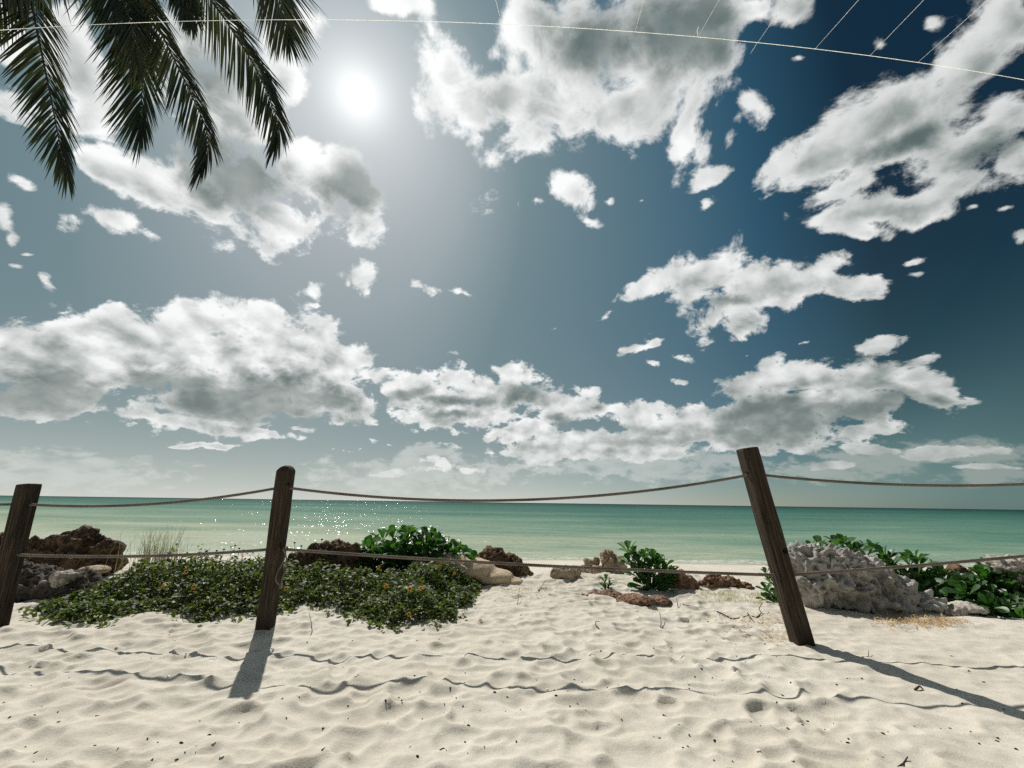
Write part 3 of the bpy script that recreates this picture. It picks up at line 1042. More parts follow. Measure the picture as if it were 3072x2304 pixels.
def make_rock(label, y0, blobs, mat, voxel=0.022, amp=0.05, pit=0.02, freq=3.0, seed=0, group=None, knob=0.0, kf=11.0):
    """rock grown from overlapping boulders, each surveyed as (px, py, half width, half height[, depth factor, dy])"""
    bm = bmesh.new()
    lo, hi = np.full(3, 1e9), np.full(3, -1e9)
    for b in blobs:
        px, py, rx, ry = b[:4]
        df = b[4] if len(b) > 4 else 1.0
        y = y0 + (b[5] if len(b) > 5 else 0.0)
        d = ray(px, py)
        t = y / d[1]
        P = np.array([0, 0, EYE]) + d * t
        sx, sz = rx / FPX * t, ry / FPX * t
        sy = 0.5 * (sx + sz) * df
        bmesh.ops.create_icosphere(bm, subdivisions=3, radius=1.0, matrix=Matrix.Translation(Vector(P)) @ Matrix.Diagonal((sx, sy, sz, 1)))
        lo, hi = np.minimum(lo, P - [sx, sy, sz]), np.maximum(hi, P + [sx, sy, sz])
    me = bpy.data.meshes.new('lump')
    bm.to_mesh(me)
    bm.free()
    o = bpy.data.objects.new('lump', me)
    COL.objects.link(o)
    md = o.modifiers.new('remesh', 'REMESH')
    md.mode = 'VOXEL'
    md.voxel_size = voxel
    dg = bpy.context.evaluated_depsgraph_get()
    ev = o.evaluated_get(dg)
    m2 = ev.to_mesh()
    n = len(m2.vertices)
    v = np.empty(n * 3, dtype=np.float32)
    m2.vertices.foreach_get('co', v)
    v = v.reshape(-1, 3).astype(float)
    nr = np.empty(n * 3, dtype=np.float32)
    m2.vertices.foreach_get('normal', nr)
    nr = nr.reshape(-1, 3).astype(float)
    f = [tuple(p.vertices) for p in m2.polygons]
    ev.to_mesh_clear()
    bpy.data.objects.remove(o)
    bpy.data.meshes.remove(me)
    s = seed * 7.7
    q = v + 0.06 * np.stack([perlin(v[:, 0] * 4 + s, v[:, 1] * 4, v[:, 2] * 4), perlin(v[:, 0] * 4, v[:, 1] * 4 + s, v[:, 2] * 4 + 9),
                             perlin(v[:, 0] * 4 + 5, v[:, 1] * 4, v[:, 2] * 4 + s)], 1)
    d = amp * 1.6 * fbm(q[:, 0] * freq + s, q[:, 1] * freq, q[:, 2] * freq, 3, 0.5)
    rg = 1 - np.abs(fbm(q[:, 0] * freq * 2.6, q[:, 1] * freq * 2.6 + s, q[:, 2] * freq * 2.6, 3, 0.55)) * 2.4
    d += amp * 0.8 * (rg - 0.4)
    pn = fbm(q[:, 0] * freq * 5.5 + s, q[:, 1] * freq * 5.5, q[:, 2] * freq * 5.5, 2, 0.6)
    d -= pit * sstep(pn, 0.08, 0.42)
    d += pit * 0.5 * sstep(-pn, 0.1, 0.4)
    if knob:
        d += knob * (0.45 - worley(q * kf, seed)) + knob * 0.45 * (0.45 - worley(q * kf * 2.3, seed + 5))
    v = v + nr * d[:, None]
    c = (lo + hi) / 2
    c[2] = float(gz(c[0], c[1]))
    ob = mesh_obj('rock', v - c, f, mat, loc=tuple(c))
    tag(ob, label, 'rock', group)
    return ob


make_rock('large jagged brown rock at the far left, behind the cut off post', 5.15,
          [(110, 1660, 75, 44), (215, 1646, 62, 44), (262, 1630, 42, 38), (300, 1652, 38, 32), (160, 1690, 130, 55), (60, 1690, 70, 60), (-10, 1660, 60, 60), (240, 1690, 100, 40)],
          ROCK_BROWN, .018, .075, .03, 3.2, 1, None, .06, 8.0)
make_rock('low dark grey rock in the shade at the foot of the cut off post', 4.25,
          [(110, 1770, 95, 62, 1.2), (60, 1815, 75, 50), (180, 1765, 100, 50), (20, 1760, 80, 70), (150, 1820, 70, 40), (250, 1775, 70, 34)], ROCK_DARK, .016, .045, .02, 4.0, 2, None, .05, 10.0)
make_rock('smooth whitish stone between the dark grey rock and the leaves', 4.1, [(190, 1732, 36, 16), (160, 1748, 34, 15), (212, 1724, 18, 10)], ROCK_PALE, .011, .016, .008, 5.0, 3, None, .03, 12.0)
make_rock('flat smooth tan stone at the left end of the ground cover', 4.75, [(285, 1710, 38, 12, 1.5), (262, 1716, 28, 10, 1.5)], ROCK_TAN, .012, .012, .003, 3.0, 4)
make_rock('pitted brown rock half buried in the ground cover left of the big bush', 4.95,
          [(985, 1655, 62, 26), (1050, 1672, 50, 36), (1062, 1708, 52, 40), (1000, 1700, 70, 46), (930, 1690, 60, 30)], ROCK_BROWN, .014, .04, .02, 4.5, 5, None, .05, 12.0)
make_rock('dark brown rock on the crest right of the big bush', 5.45,
          [(1478, 1680, 46, 40), (1520, 1692, 46, 34), (1545, 1715, 44, 30), (1450, 1705, 60, 36), (1575, 1728, 24, 24)], ROCK_BROWN, .014, .04, .02, 4.0, 6, None, .05, 12.0)
make_rock('long smooth tan slab sloping down to the right below the big bush', 5.05,
          [(1280, 1690, 60, 30, 1.5), (1340, 1692, 70, 36, 1.5), (1410, 1708, 76, 32, 1.5), (1470, 1728, 70, 22, 1.5), (1520, 1744, 52, 13, 1.5)], ROCK_SAND, .018, .010, .003, 2.0, 7)
make_rock('small blocky tan rock alone on the sand behind the lower rope', 5.15, [(1695, 1722, 40, 24), (1672, 1724, 20, 22), (1722, 1718, 20, 22), (1698, 1738, 44, 16)], ROCK_TAN, .012, .018, .007, 6.0, 8, None, .02, 9.0)
make_rock('taller craggy tan rock with upright spire, left of the small green bush', 5.75,
          [(1826, 1683, 24, 30), (1840, 1692, 28, 24), (1850, 1705, 30, 22), (1810, 1712, 50, 14)], ROCK_TAN, .012, .026, .014, 7.0, 9, None, .045, 13.0)
make_rock('small tan rock shaped like a split block, left of the tall craggy one', 5.85,
          [(1772, 1690, 20, 13), (1788, 1684, 12, 12), (1760, 1706, 34, 12)], ROCK_TAN, .011, .02, .010, 8.0, 10, None, .035, 15.0)
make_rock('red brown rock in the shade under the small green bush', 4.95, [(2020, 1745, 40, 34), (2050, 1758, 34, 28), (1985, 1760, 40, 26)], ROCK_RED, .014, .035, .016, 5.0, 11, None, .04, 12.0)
make_rock('low rugged red brown rock among short grass left of the leaning post', 5.05,
          [(2075, 1764, 36, 20), (2145, 1746, 34, 22), (2185, 1752, 40, 22), (2225, 1765, 36, 20), (2120, 1768, 50, 20)], ROCK_RED, .013, .03, .016, 6.0, 12, None, .05, 13.0)
FLAT = 'flat red brown stones sunk in the sand'
make_rock('thin leftmost flat reddish stone in the row sunk in the sand', 4.62, [(1772, 1785, 26, 7, 1.8), (1752, 1782, 14, 4, 1.8)], ROCK_RED, .0095, .014, .006, 8.0, 13, FLAT)
make_rock('small rounded flat reddish stone, second in the row sunk in the sand', 4.55, [(1832, 1783, 30, 9, 1.8), (1850, 1784, 18, 7, 1.6)], ROCK_RED, .0095, .014, .006, 8.0, 14, FLAT)
make_rock('biggest flat reddish stone with pale top, in the row sunk in the sand', 4.22, [(1912, 1798, 48, 12, 1.8), (1885, 1803, 34, 13, 1.6), (1936, 1806, 32, 12, 1.4)], ROCK_RED, .0095, .016, .007, 7.0, 15, FLAT, .02, 14.0)
make_rock('flat reddish stone at the right end of the row sunk in the sand', 4.25, [(1978, 1802, 30, 12, 1.6), (1995, 1808, 20, 9, 1.4)], ROCK_RED, .010, .012, .004, 6.0, 16, FLAT)
make_rock('big grey coral boulder full of pits, right of the leaning post', 4.30,
          [(2425, 1702, 60, 60, 1.1), (2500, 1716, 100, 68, 1.0), (2580, 1742, 100, 62, 1.0), (2480, 1760, 80, 56, .9, -.12), (2560, 1785, 90, 50, .9, -.15),
           (2660, 1780, 90, 50, .9, -.1), (2735, 1812, 80, 38, .9, -.15), (2800, 1838, 46, 22, .9, -.2), (2630, 1815, 90, 36, .9, -.2)],
          ROCK_GREY, .0125, .06, .045, 3.2, 17, None, .07, 7.5)
make_rock('pale brown rock at the right edge, rising out of the green shrub', 4.35, [(3020, 1715, 52, 42), (3060, 1740, 60, 50), (2985, 1750, 42, 32), (3110, 1740, 60, 60)], ROCK_PALE, .014, .04, .016, 4.5, 18, None, .05, 11.0)
make_rock('flat pale stone lying at the right end of the big grey boulder', 3.98, [(2900, 1824, 46, 13, 1.5), (2930, 1830, 30, 11, 1.3), (2862, 1836, 30, 12, 1.3)], ROCK_PALE, .011, .014, .006, 6.0, 19)
make_rock('dark brown rock inside the shrub between the grey boulder and the right edge', 4.6, [(2880, 1722, 32, 24), (2900, 1742, 30, 22)], ROCK_BROWN, .015, .03, .012, 6.0, 20)


# ------------------------------------------------------------------ plants
def mat_leaf(name, base, tip, trans, rough=0.4, glossy=0.4, scale=8.0):
    m, g, bs, out = new_mat(name)
    pos = g.n('ShaderNodeNewGeometry').outputs['Position']
    n = g.noise(pos, scale, 3.0, 0.6)
    c = g.mix(g.step(n, 0.35, 0.65), base, tip)
    g.put(bs.inputs['Base Color'], c)
    bs.inputs['Roughness'].default_value = rough
    bs.inputs['Specular IOR Level'].default_value = glossy
    if 'palm' in name:       # leaflets dying off brown here and there
        c = g.mix(g.step(g.noise(pos, 3.1, 4.0, .6), .60, .74), c, (.042, .025, .010))
        g.put(bs.inputs['Base Color'], c)
    tr = g.n('ShaderNodeBsdfTranslucent')
    g.put(tr.inputs['Color'], g.mix(1.0, c, trans, 'MULTIPLY'))
    ad = g.n('ShaderNodeAddShader')
    g.t.links.new(bs.outputs[0], ad.inputs[0])
    g.t.links.new(tr.outputs[0], ad.inputs[1])
    g.t.links.new(ad.outputs[0], out.inputs[0])
    return m


def mat_plain(name, col, rough=0.8, spec=0.2):
    m, g, bs, out = new_mat(name)
    tc = g.n('ShaderNodeTexCoord').outputs['Object']
    n = g.noise(tc, 40.0, 3.0, 0.6)
    g.put(bs.inputs['Base Color'], g.mix(g.step(n, 0.3, 0.7), tuple(c * 0.6 for c in col), tuple(min(1, c * 1.25) for c in col)))
    bs.inputs['Roughness'].default_value = rough
    bs.inputs['Specular IOR Level'].default_value = spec
    return m


LEAF_LETTUCE = mat_leaf('fleshy green leaf', (.014, .046, .010), (.036, .095, .018), (.85, 1.0, .4), 0.42, 0.28)
LEAF_MAT = mat_leaf('small dark leaf', (.025, .041, .010), (.080, .098, .028), (.9, 1.05, .32), 0.52, 0.13, 16.0)
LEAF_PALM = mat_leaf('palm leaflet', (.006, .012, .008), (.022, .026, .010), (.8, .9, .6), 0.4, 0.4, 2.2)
STEM = mat_plain('plant stem', (.045, .042, .020))
STRAW = mat_leaf('dry grass', (.30, .21, .11), (.48, .38, .23), (.4, .36, .25), 0.7, 0.2, 30.0)
GRASS_PALE = mat_leaf('pale tall grass', (.10, .105, .05), (.22, .21, .115), (.6, .6, .35), 0.6, 0.2, 9.0)
GRASS_LOW = mat_leaf('short yellow green grass', (.13, .15, .03), (.27, .26, .08), (.8, .8, .3), 0.6, 0.2, 30.0)
PETAL = mat_leaf('yellow petal', (.72, .33, .015), (.80, .45, .03), (.7, .6, .2), 0.5, 0.3, 60.0)
FLORET = mat_plain('brown flower disc', (.06, .022, .012))
TWIG = mat_plain('dead twig', (.085, .058, .040))
CRUMB = mat_plain('dry seaweed', (.035, .024, .018))


def unit(v):
    v = np.asarray(v, float)
    return v / (np.linalg.norm(v) + 1e-12)


def spoon_leaf(mb, base, d, up, L, W, curl, r):
    """fleshy rounded leaf widening towards its end"""
    d = unit(d)
    s = unit(np.cross(d, up))
    nrm = np.cross(s, d)
    prof = [(0.0, .10), (.22, .22), (.45, .55), (.68, .92), (.86, .96), (.96, .62), (1.0, .18)]
    V = []
    for t, w in prof:
        c = base + d * L * t - nrm * curl * L * t * t + np.array([0, 0, -0.10 * L * t * t])
        hw = W * .5 * w
        V += [c - s * hw + nrm * hw * .28, c, c + s * hw + nrm * hw * .28]
    F = []
    for i in range(len(prof) - 1):
        a = i * 3
        F += [(a, a + 1, a + 4, a + 3), (a + 1, a + 2, a + 5, a + 4)]
    mb.add(V, F)


def rosette(mb, c, axis, n, L, r):
    axis = unit(axis)
    e1 = unit(np.cross(axis, [0.3, 0.9, 0.1]))
    e2 = np.cross(axis, e1)
    for k in range(n):
        a = k * 2.39996 + r.uniform(-.3, .3)
        q = k / max(1, n - 1)
        tilt = math.radians(8 + 52 * q + r.uniform(-9, 9))
        rad = e1 * math.cos(a) + e2 * math.sin(a)
        d = axis * math.cos(tilt) + rad * math.sin(tilt)
        l = L * (0.85 + 0.45 * q) * r.uniform(.85, 1.12)
        spoon_leaf(mb, c - axis * 0.035 * q + rad * .006, d, axis if tilt > .4 else rad * -1 + axis * .2, l, l * r.uniform(.38, .48), r.uniform(.05, .22), r)


def make_bush(label, spots, foot, L, seed, nleaf=(9, 14), name='beach_shrub', extra=0, spread=None, stems=True):
    """spots: (px, py, y) of leaf rosettes; foot: (px, y) where the stems leave the ground"""
    r = np.random.default_rng(seed)
    pts = [aty(*s) for s in spots]
    fx = aty(foot[0], 1700, foot[1])[0]
    f0 = np.array([fx, foot[1], float(gz(fx, foot[1])) - .02])
    if extra:
        c = np.mean(pts, axis=0)
        sd = np.std(pts, axis=0) if spread is None else np.array(spread)
        for _ in range(extra):
            u = r.normal(size=3)
            u[2] = abs(u[2]) * .75 - .25
            pts.append(c + u / np.linalg.norm(u) * sd * r.uniform(.75, 1.25))
    root = empty(name, tuple(f0))
    tag(root, label, 'shrub', 'fleshy leaved beach shrubs')
    st, fo = MB(), MB()
    mid = np.mean(pts, axis=0)
    for p in pts:
        p = np.asarray(p, float)
        ax = unit(unit(p - (f0 * .55 + np.array([mid[0], mid[1], f0[2]]) * .45)) * .75 + np.array([0, -.12, .75]))
        b = f0 + np.array([r.uniform(-.01, .01), r.uniform(-.01, .01), -.03])
        m = (b + p) / 2 + np.array([0, 0, .06]) + r.uniform(-.03, .03, 3)
        t = np.linspace(0, 1, 7)[:, None]
        path = (1 - t) ** 2 * b + 2 * t * (1 - t) * m + t * t * p
        tube(st, path, np.linspace(.011, .006, 7), 5)
        rosette(fo, p, ax, int(r.integers(*nleaf)), L * r.uniform(.85, 1.15), r)
        if r.random() < .7:      # older leaves lower on the stem
            rosette(fo, p * .78 + b * .22, ax, 5, L * .95, r)
    bm = bmesh.new()
    bmesh.ops.create_icosphere(bm, subdivisions=2, radius=.045, matrix=Matrix.Translation(Vector(f0 - [0, 0, .03])))
    st.add([v.co[:] for v in bm.verts], [[v.index for v in f.verts] for f in bm.faces])
    bm.free()
    st.build('stem', STEM, root, loc=tuple(f0))
    fo.build('foliage', LEAF_LETTUCE, root, loc=tuple(f0))
    return root


r_ = np.random.default_rng(21)
spots = []
for px in np.linspace(1095, 1395, 12):          # rounded crown of the big bush
    top = 1612 + 62 * abs((px - 1225) / 170) ** 2.2
    spots.append((px + r_.uniform(-8, 8), top + r_.uniform(-6, 10), 5.15 + r_.uniform(-.1, .25)))
for px in np.linspace(1085, 1400, 11):
    top = 1640 + 40 * abs((px - 1235) / 165) ** 2.5
    spots.append((px + r_.uniform(-8, 8), top + r_.uniform(-8, 14), 4.95 + r_.uniform(-.05, .15)))
for px in np.linspace(1090, 1350, 8):
    spots.append((px + r_.uniform(-8, 8), 1712 + r_.uniform(-10, 14), 4.9 + r_.uniform(-.05, .1)))
for px in np.linspace(1090, 1380, 11):
    spots.append((px + r_.uniform(-8, 8), 1668 + r_.uniform(-10, 14), 5.05 + r_.uniform(-.1, .1)))
for px in np.linspace(1090, 1330, 9):
    spots.append((px + r_.uniform(-8, 8), 1690 + r_.uniform(-10, 14), 4.85 + r_.uniform(-.05, .1)))
make_bush('biggest bright green bush with rounded crown, standing behind the ground cover', spots[::1], (1225, 5.2), .165, 31, (7, 11))
spots = [(1885, 1652, 4.95), (1905, 1668, 4.95), (1932, 1672, 4.9), (1957, 1676, 5.0), (1975, 1688, 4.9), (1995, 1702, 4.95), (1890, 1690, 4.85), (1920, 1700, 4.8),
         (1950, 1708, 4.8), (1985, 1716, 4.8), (2012, 1722, 4.9), (1910, 1725, 4.75), (1945, 1735, 4.75), (1975, 1742, 4.75), (2000, 1748, 4.8), (1930, 1752, 4.7), (1965, 1762, 4.7)]
make_bush('small dense green bush with one tall shoot, on the crest beside the craggy tan rock', spots, (1945, 4.85), .14, 32, (6, 10))
spots = [(2510, 1640, 4.75), (2528, 1636, 4.75), (2556, 1652, 4.7), (2580, 1658, 4.7), (2612, 1652, 4.75), (2440, 1648, 4.8), (2465, 1644, 4.8)]
make_bush('green bush peeping over the top of the big grey boulder', spots, (2540, 4.85), .15, 33, (6, 9))
spots = [(2660, 1680, 4.6), (2672, 1700, 4.55), (2725, 1690, 4.6), (2745, 1680, 4.6), (2758, 1700, 4.55), (2715, 1720, 4.5), (2760, 1735, 4.5), (2790, 1750, 4.45), (2830, 1740, 4.5), (2850, 1770, 4.4),
         (2810, 1780, 4.35), (2770, 1770, 4.4), (2880, 1790, 4.3), (2850, 1805, 4.25), (2910, 1770, 4.35), (2740, 1745, 4.45), (2810, 1720, 4.6)]
make_bush('shrub with upright shoots in the hollow right of the grey boulder', spots, (2780, 4.5), .16, 34, (6, 10))
spots = []
for k in range(46):
    px = r_.uniform(2890, 3130)
    lo = 1690 + 60 * max(0, (2960 - px) / 70)
    hi = 1800 + (px - 2890) * .36
    py = r_.uniform(lo, hi)
    spots.append((px, py, 4.45 - (py - 1690) / 200 * .72 + r_.uniform(-.06, .06)))
make_bush('broad sprawling green shrub running out of the right edge of the picture', spots, (3010, 4.15), .12, 35)
spots = [(2300, 1720, 4.55), (2318, 1700, 4.6), (2312, 1745, 4.5), (2300, 1770, 4.45), (2325, 1785, 4.4), (2345, 1760, 4.4), (2335, 1800, 4.3), (2300, 1795, 4.35)]
make_bush('small leafy shrub half hidden behind the foot of the leaning post', spots, (2330, 4.45), .085, 36, (6, 9))
make_bush('tiny reddish seedling alone on the sand in front of the craggy tan rock', [(1818, 1740, 4.8), (1828, 1752, 4.8), (1808, 1758, 4.8)], (1816, 4.8), .075, 37, (4, 7))


# ground cover: a mat of dune sunflower
front = [(100, 1840), (180, 1868), (290, 1882), (330, 1868), (420, 1850), (520, 1850), (600, 1864), (700, 1864), (770, 1852), (830, 1852), (900, 1826), (990, 1834), (1060, 1852),
         (1110, 1876), (1180, 1888), (1250, 1884), (1330, 1870), (1380, 1832), (1430, 1792), (1500, 1752)]
POLY = [gnd(*p)[:2] for p in front] + [np.array(p) for p in [(-.62, 5.1), (-1.25, 4.85), (-1.6, 4.75), (-2.2, 5.0), (-3.1, 5.0), (-3.9, 4.9), (-4.3, 4.5), (-4.05, 4.0)]]
POLY = np.array(POLY)


def poly_dist(p):
    """signed distance to the edge of the mat, positive inside"""
    p = np.asarray(p, float)
    a, b = POLY, np.roll(POLY, -1, axis=0)
    ab = b - a
    t = np.clip(((p[:, None, :] - a) * ab).sum(2) / (ab ** 2).sum(1), 0, 1)
    dist = np.linalg.norm(p[:, None, :] - (a + t[:, :, None] * ab), axis=2).min(1)
    x, y = p[:, 0][:, None], p[:, 1][:, None]
    cond = (a[:, 1] > y) != (b[:, 1] > y)
    xi = a[:, 0] + (y - a[:, 1]) / (np.where(ab[:, 1] == 0, 1e-9, ab[:, 1])) * ab[:, 0]
    ins = (cond & (x < xi)).sum(1) % 2 == 1
    return np.where(ins, dist, -dist)


def mat_height(p):
    d = poly_dist(p) + 0.15 * perlin(p[:, 0] * 3.1, p[:, 1] * 3.1, 1.0) + 0.09 * perlin(p[:, 0] * 9, p[:, 1] * 9, 4.0)
    h = 0.26 * sstep(d, -0.02, 0.60) ** 0.8 + 0.035 * sstep(d, -.02, .05)
    h *= 0.82 + 0.75 * perlin(p[:, 0] * 2.1, p[:, 1] * 2.1, 2.0) + 0.75 * perlin(p[:, 0] * 6, p[:, 1] * 6, 3.0) + 0.4 * perlin(p[:, 0] * 14, p[:, 1] * 14, 5.0)
    h *= 0.45 + 0.55 * sstep(p[:, 0], -4.2, -3.2)
    h *= 1 - .75 * np.exp(-((p[:, 0] + 1.6) ** 2 / .22 + (p[:, 1] - 4.68) ** 2 / .11))
    return np.clip(h, 0.0, 1.0), d


def build_mat():
    r = np.random.default_rng(5)
    n = 90000
    p = np.stack([r.uniform(-4.5, -.3, n), r.uniform(3.2, 5.2, n)], 1)
    h, d = mat_height(p)
    keep = (d > 0) | ((d > -.10) & (r.random(n) < .12))
    p, h, d = p[keep], h[keep], d[keep]
    sel = r.permutation(len(p))[:27000]
    p, h, d = p[sel], h[sel], d[sel]
    n = len(p)
    z = ground(p[:, 0], p[:, 1]) + np.maximum(h, .012) * (r.random(n) ** .45) * 1.03 + .008
    az = r.uniform(0, 2 * math.pi, n)
    tilt = np.radians(r.normal(12, 26, n))
    L = r.uniform(.024, .052, n)
    D = np.stack([np.cos(az) * np.cos(tilt), np.sin(az) * np.cos(tilt), np.sin(tilt)], 1)
    up = np.stack([r.normal(0, .45, n), r.normal(0, .45, n), np.ones(n)], 1)
    S = np.cross(D, up)
    S /= np.linalg.norm(S, axis=1)[:, None]
    N = np.cross(S, D)
    C = np.concatenate([p, z[:, None]], 1)
    W = L * r.uniform(.28, .42, n)
    k = r.uniform(.05, .35, n)[:, None] * L[:, None]
    V = np.stack([C - D * L[:, None] * .5, C - D * L[:, None] * .12 - S * W[:, None] + N * k * .5, C, C - D * L[:, None] * .12 + S * W[:, None] + N * k * .5,
                  C + D * L[:, None] * .55 - N * k * .4], 1).reshape(-1, 3)
    o = (np.arange(n) * 5)[:, None]
    F = np.concatenate([o + np.array([[0, 2, 1]]), o + np.array([[0, 3, 2]]), o + np.array([[1, 2, 4]]), o + np.array([[2, 3, 4]])])
    c = np.array([-2.3, 4.2, 0.0])
    root = mesh_obj('ground_cover', V - c, F, LEAF_MAT, smooth=False, loc=tuple(c))
    tag(root, 'low mat of small dark green leaves with yellow flowers, round the middle post', 'ground cover')
    setkind(root, 'stuff')
    st = MB()
    for _ in range(420):
        i = int(r.integers(n))
        b = np.array([p[i, 0] + r.uniform(-.12, .12), p[i, 1] + r.uniform(-.12, .12), 0])
        b[2] = float(ground(b[0], b[1]))
        tp = C[i]
        t = np.linspace(0, 1, 5)[:, None]
        tube(st, b * (1 - t) + tp * t + np.array([0, 0, .03]) * np.sin(t * math.pi), .0028, 4, cap=False)
    st.build('stem', STEM, root, loc=tuple(c))
    return root, c


MAT, MATC = build_mat()


def on_mat(px, py):
    d = ray(px, py)
    for y in np.arange(3.3, 6.0, .02):
        q = np.array([0, 0, EYE]) + d * y / d[1]
        h, dd = mat_height(q[None, :2])
        if q[2] <= float(gz(q[0], q[1])) + float(h[0]) + .012:
            return q
    return None


def build_flower(q, r, sc_):
    nrm = unit([r.normal(0, .35), -.75 + r.normal(0, .2), .75])
    e1 = unit(np.cross(nrm, [0, 0, 1.0]))
    e2 = np.cross(nrm, e1)
    mb = MB()
    R = .027 * sc_
    for k in range(13):
        a = 2 * math.pi * k / 13 + r.uniform(-.1, .1)
        d = e1 * math.cos(a) + e2 * math.sin(a)
        s = np.cross(nrm, d)
        l = R * r.uniform(.9, 1.15)
        c = q + nrm * .006
        mb.add([c + d * .006, c + d * l * .55 - s * l * .19 + nrm * .002, c + d * l - nrm * .004 * r.uniform(0, 2), c + d * l * .55 + s * l * .19 + nrm * .002, c + d * l * .6 + nrm * .004],
               [(0, 4, 1), (1, 4, 2), (2, 4, 3), (3, 4, 0)])
    f = mb.build('flower', PETAL, MAT, smooth=False, loc=tuple(MATC))
    mb = MB()
    rings = [(.0, .013), (.0085, .010), (.0105, .005), (.0055, .012)]
    for (a0, hh) in [(0, 0)]:
        V = [q + nrm * .014]
        for rr, hgt in ((.006, .0125), (.0095, .008), (.009, .004)):
            for j in range(10):
                a = 2 * math.pi * j / 10
                V.append(q + (e1 * math.cos(a) + e2 * math.sin(a)) * rr * sc_ + nrm * hgt)
        F = [(0, 1 + j, 1 + (j + 1) % 10) for j in range(10)]
        for i in range(2):
            for j in range(10):
                k = (j + 1) % 10
                F.append((1 + i * 10 + j, 11 + i * 10 + j, 11 + i * 10 + k, 1 + i * 10 + k))
        mb.add(V, F)
    dsk = mb.build('disc', FLORET, f, loc=tuple(MATC))
    mb = MB()
    b = q + np.array([r.uniform(-.03, .03), r.uniform(-.01, .04), -.16])
    tube(mb, [b, b * .5 + q * .5 + np.array([.008, 0, 0]), q - nrm * .001], .0022, 5, cap=False)
    mb.build('stalk', STEM, f, loc=tuple(MATC))
    f['label'] = 'yellow daisy flower with brown centre'


rf = np.random.default_rng(77)
for (px, py) in [(728, 1668), (925, 1684), (1035, 1694), (975, 1738), (1160, 1764), (1263, 1770), (1228, 1848), (1320, 1704), (1380, 1690), (1400, 1712), (1364, 1724), (1490, 1706),
                 (1186, 1688), (1136, 1706), (492, 1764), (584, 1766), (665, 1800), (1230, 1772), (1060, 1690), (640, 1700), (1440, 1700), (1330, 1690), (560, 1720), (860, 1770)]:
    q = on_mat(px, py)
    if q is not None:
        build_flower(q + np.array([0, -.01, .012]), rf, rf.uniform(.62, .95))

# dead flower heads standing above the mat
base = np.array(aty(705, 1690, 4.9))
base[2] = float(gz(base[0], base[1]))
root = empty('dried_flower_stems', tuple(base))
tag(root, 'thin dry stems with dark round seed heads above the leaves', 'dried stems')
r = np.random.default_rng(4)
for (px, py) in [(694, 1640), (706, 1636), (718, 1645), (672, 1648), (730, 1650), (650, 1652), (884, 1628), (966, 1618), (700, 1652), (904, 1638), (530, 1632), (522, 1652)]:
    tpx = np.array(aty(px, py, 4.9 + r.uniform(-.1, .1)))
    b = np.array([tpx[0] + r.uniform(-.06, .06), tpx[1], float(gz(tpx[0], tpx[1])) + .1])
    mb = MB()
    tube(mb, [b, (b + tpx) / 2 + np.array([.01, 0, 0]), tpx], .0024, 4, cap=False)
    stk = mb.build('stem', STEM, root, loc=tuple(base))
    mb = MB()
    bm = bmesh.new()
    bmesh.ops.create_icosphere(bm, subdivisions=2, radius=.012, matrix=Matrix.Translation(Vector(tpx)) @ Matrix.Diagonal((1, 1, .7, 1)))
    for v in bm.verts:
        v.co += v.normal * .004 * mnoise.noise(v.co * 300)
    mb.add([v.co[:] for v in bm.verts], [[v.index for v in f.verts] for f in bm.faces])
    bm.free()
    mb.build('seed_head', FLORET, stk, loc=tuple(base))


def blades(mb, r, x, y, n, h0, h1, w, lean, spread):
    for _ in range(n):
        bx, by = x + r.normal(0, spread), y + r.normal(0, spread * .6)
        bz = float(ground(bx, by)) - .01
        H = r.uniform(h0, h1)
        a = r.uniform(0, 2 * math.pi)
        ln = np.array([math.cos(a), math.sin(a), 0]) * H * r.uniform(.05, lean)
        s = np.array([-math.sin(a + r.uniform(-1, 1)), math.cos(a), 0])
        s = s / np.linalg.norm(s) * w
        V, F = [], []
        for k in range(5):
            t = k / 4
            c = np.array([bx, by, bz]) + ln * t ** 1.8 + np.array([0, 0, H * (t - .12 * t * t)])
            ww = (1 - t * .85)
            V += [c - s * ww, c + s * ww]
            if k:
                F.append((2 * k - 2, 2 * k - 1, 2 * k + 1, 2 * k))
        mb.add(V, F)


r = np.random.default_rng(9)
mb = MB()
b = np.array(aty(462, 1700, 4.75))
b[2] = float(gz(b[0], b[1]))
blades(mb, r, b[0], b[1], 230, .34, .70, .0036, .36, .13)
tag(mb.build('grass_tuft', GRASS_PALE, loc=tuple(b)), 'tuft of tall thin pale grass behind the ground cover, right of the big brown rock', 'grass tuft')
mb = MB()
b = gnd(2200, 1795)
for k in range(60):
    c = hit(r.uniform(2100, 2340), r.uniform(1776, 1808))
    blades(mb, r, c[0], c[1], 9, .02, .065, .0022, 1.2, .03)
setkind(tag(mb.build('short_grass', GRASS_LOW, loc=tuple(b)), 'strip of short yellow green grass below the low red brown rock', 'grass'), 'stuff')


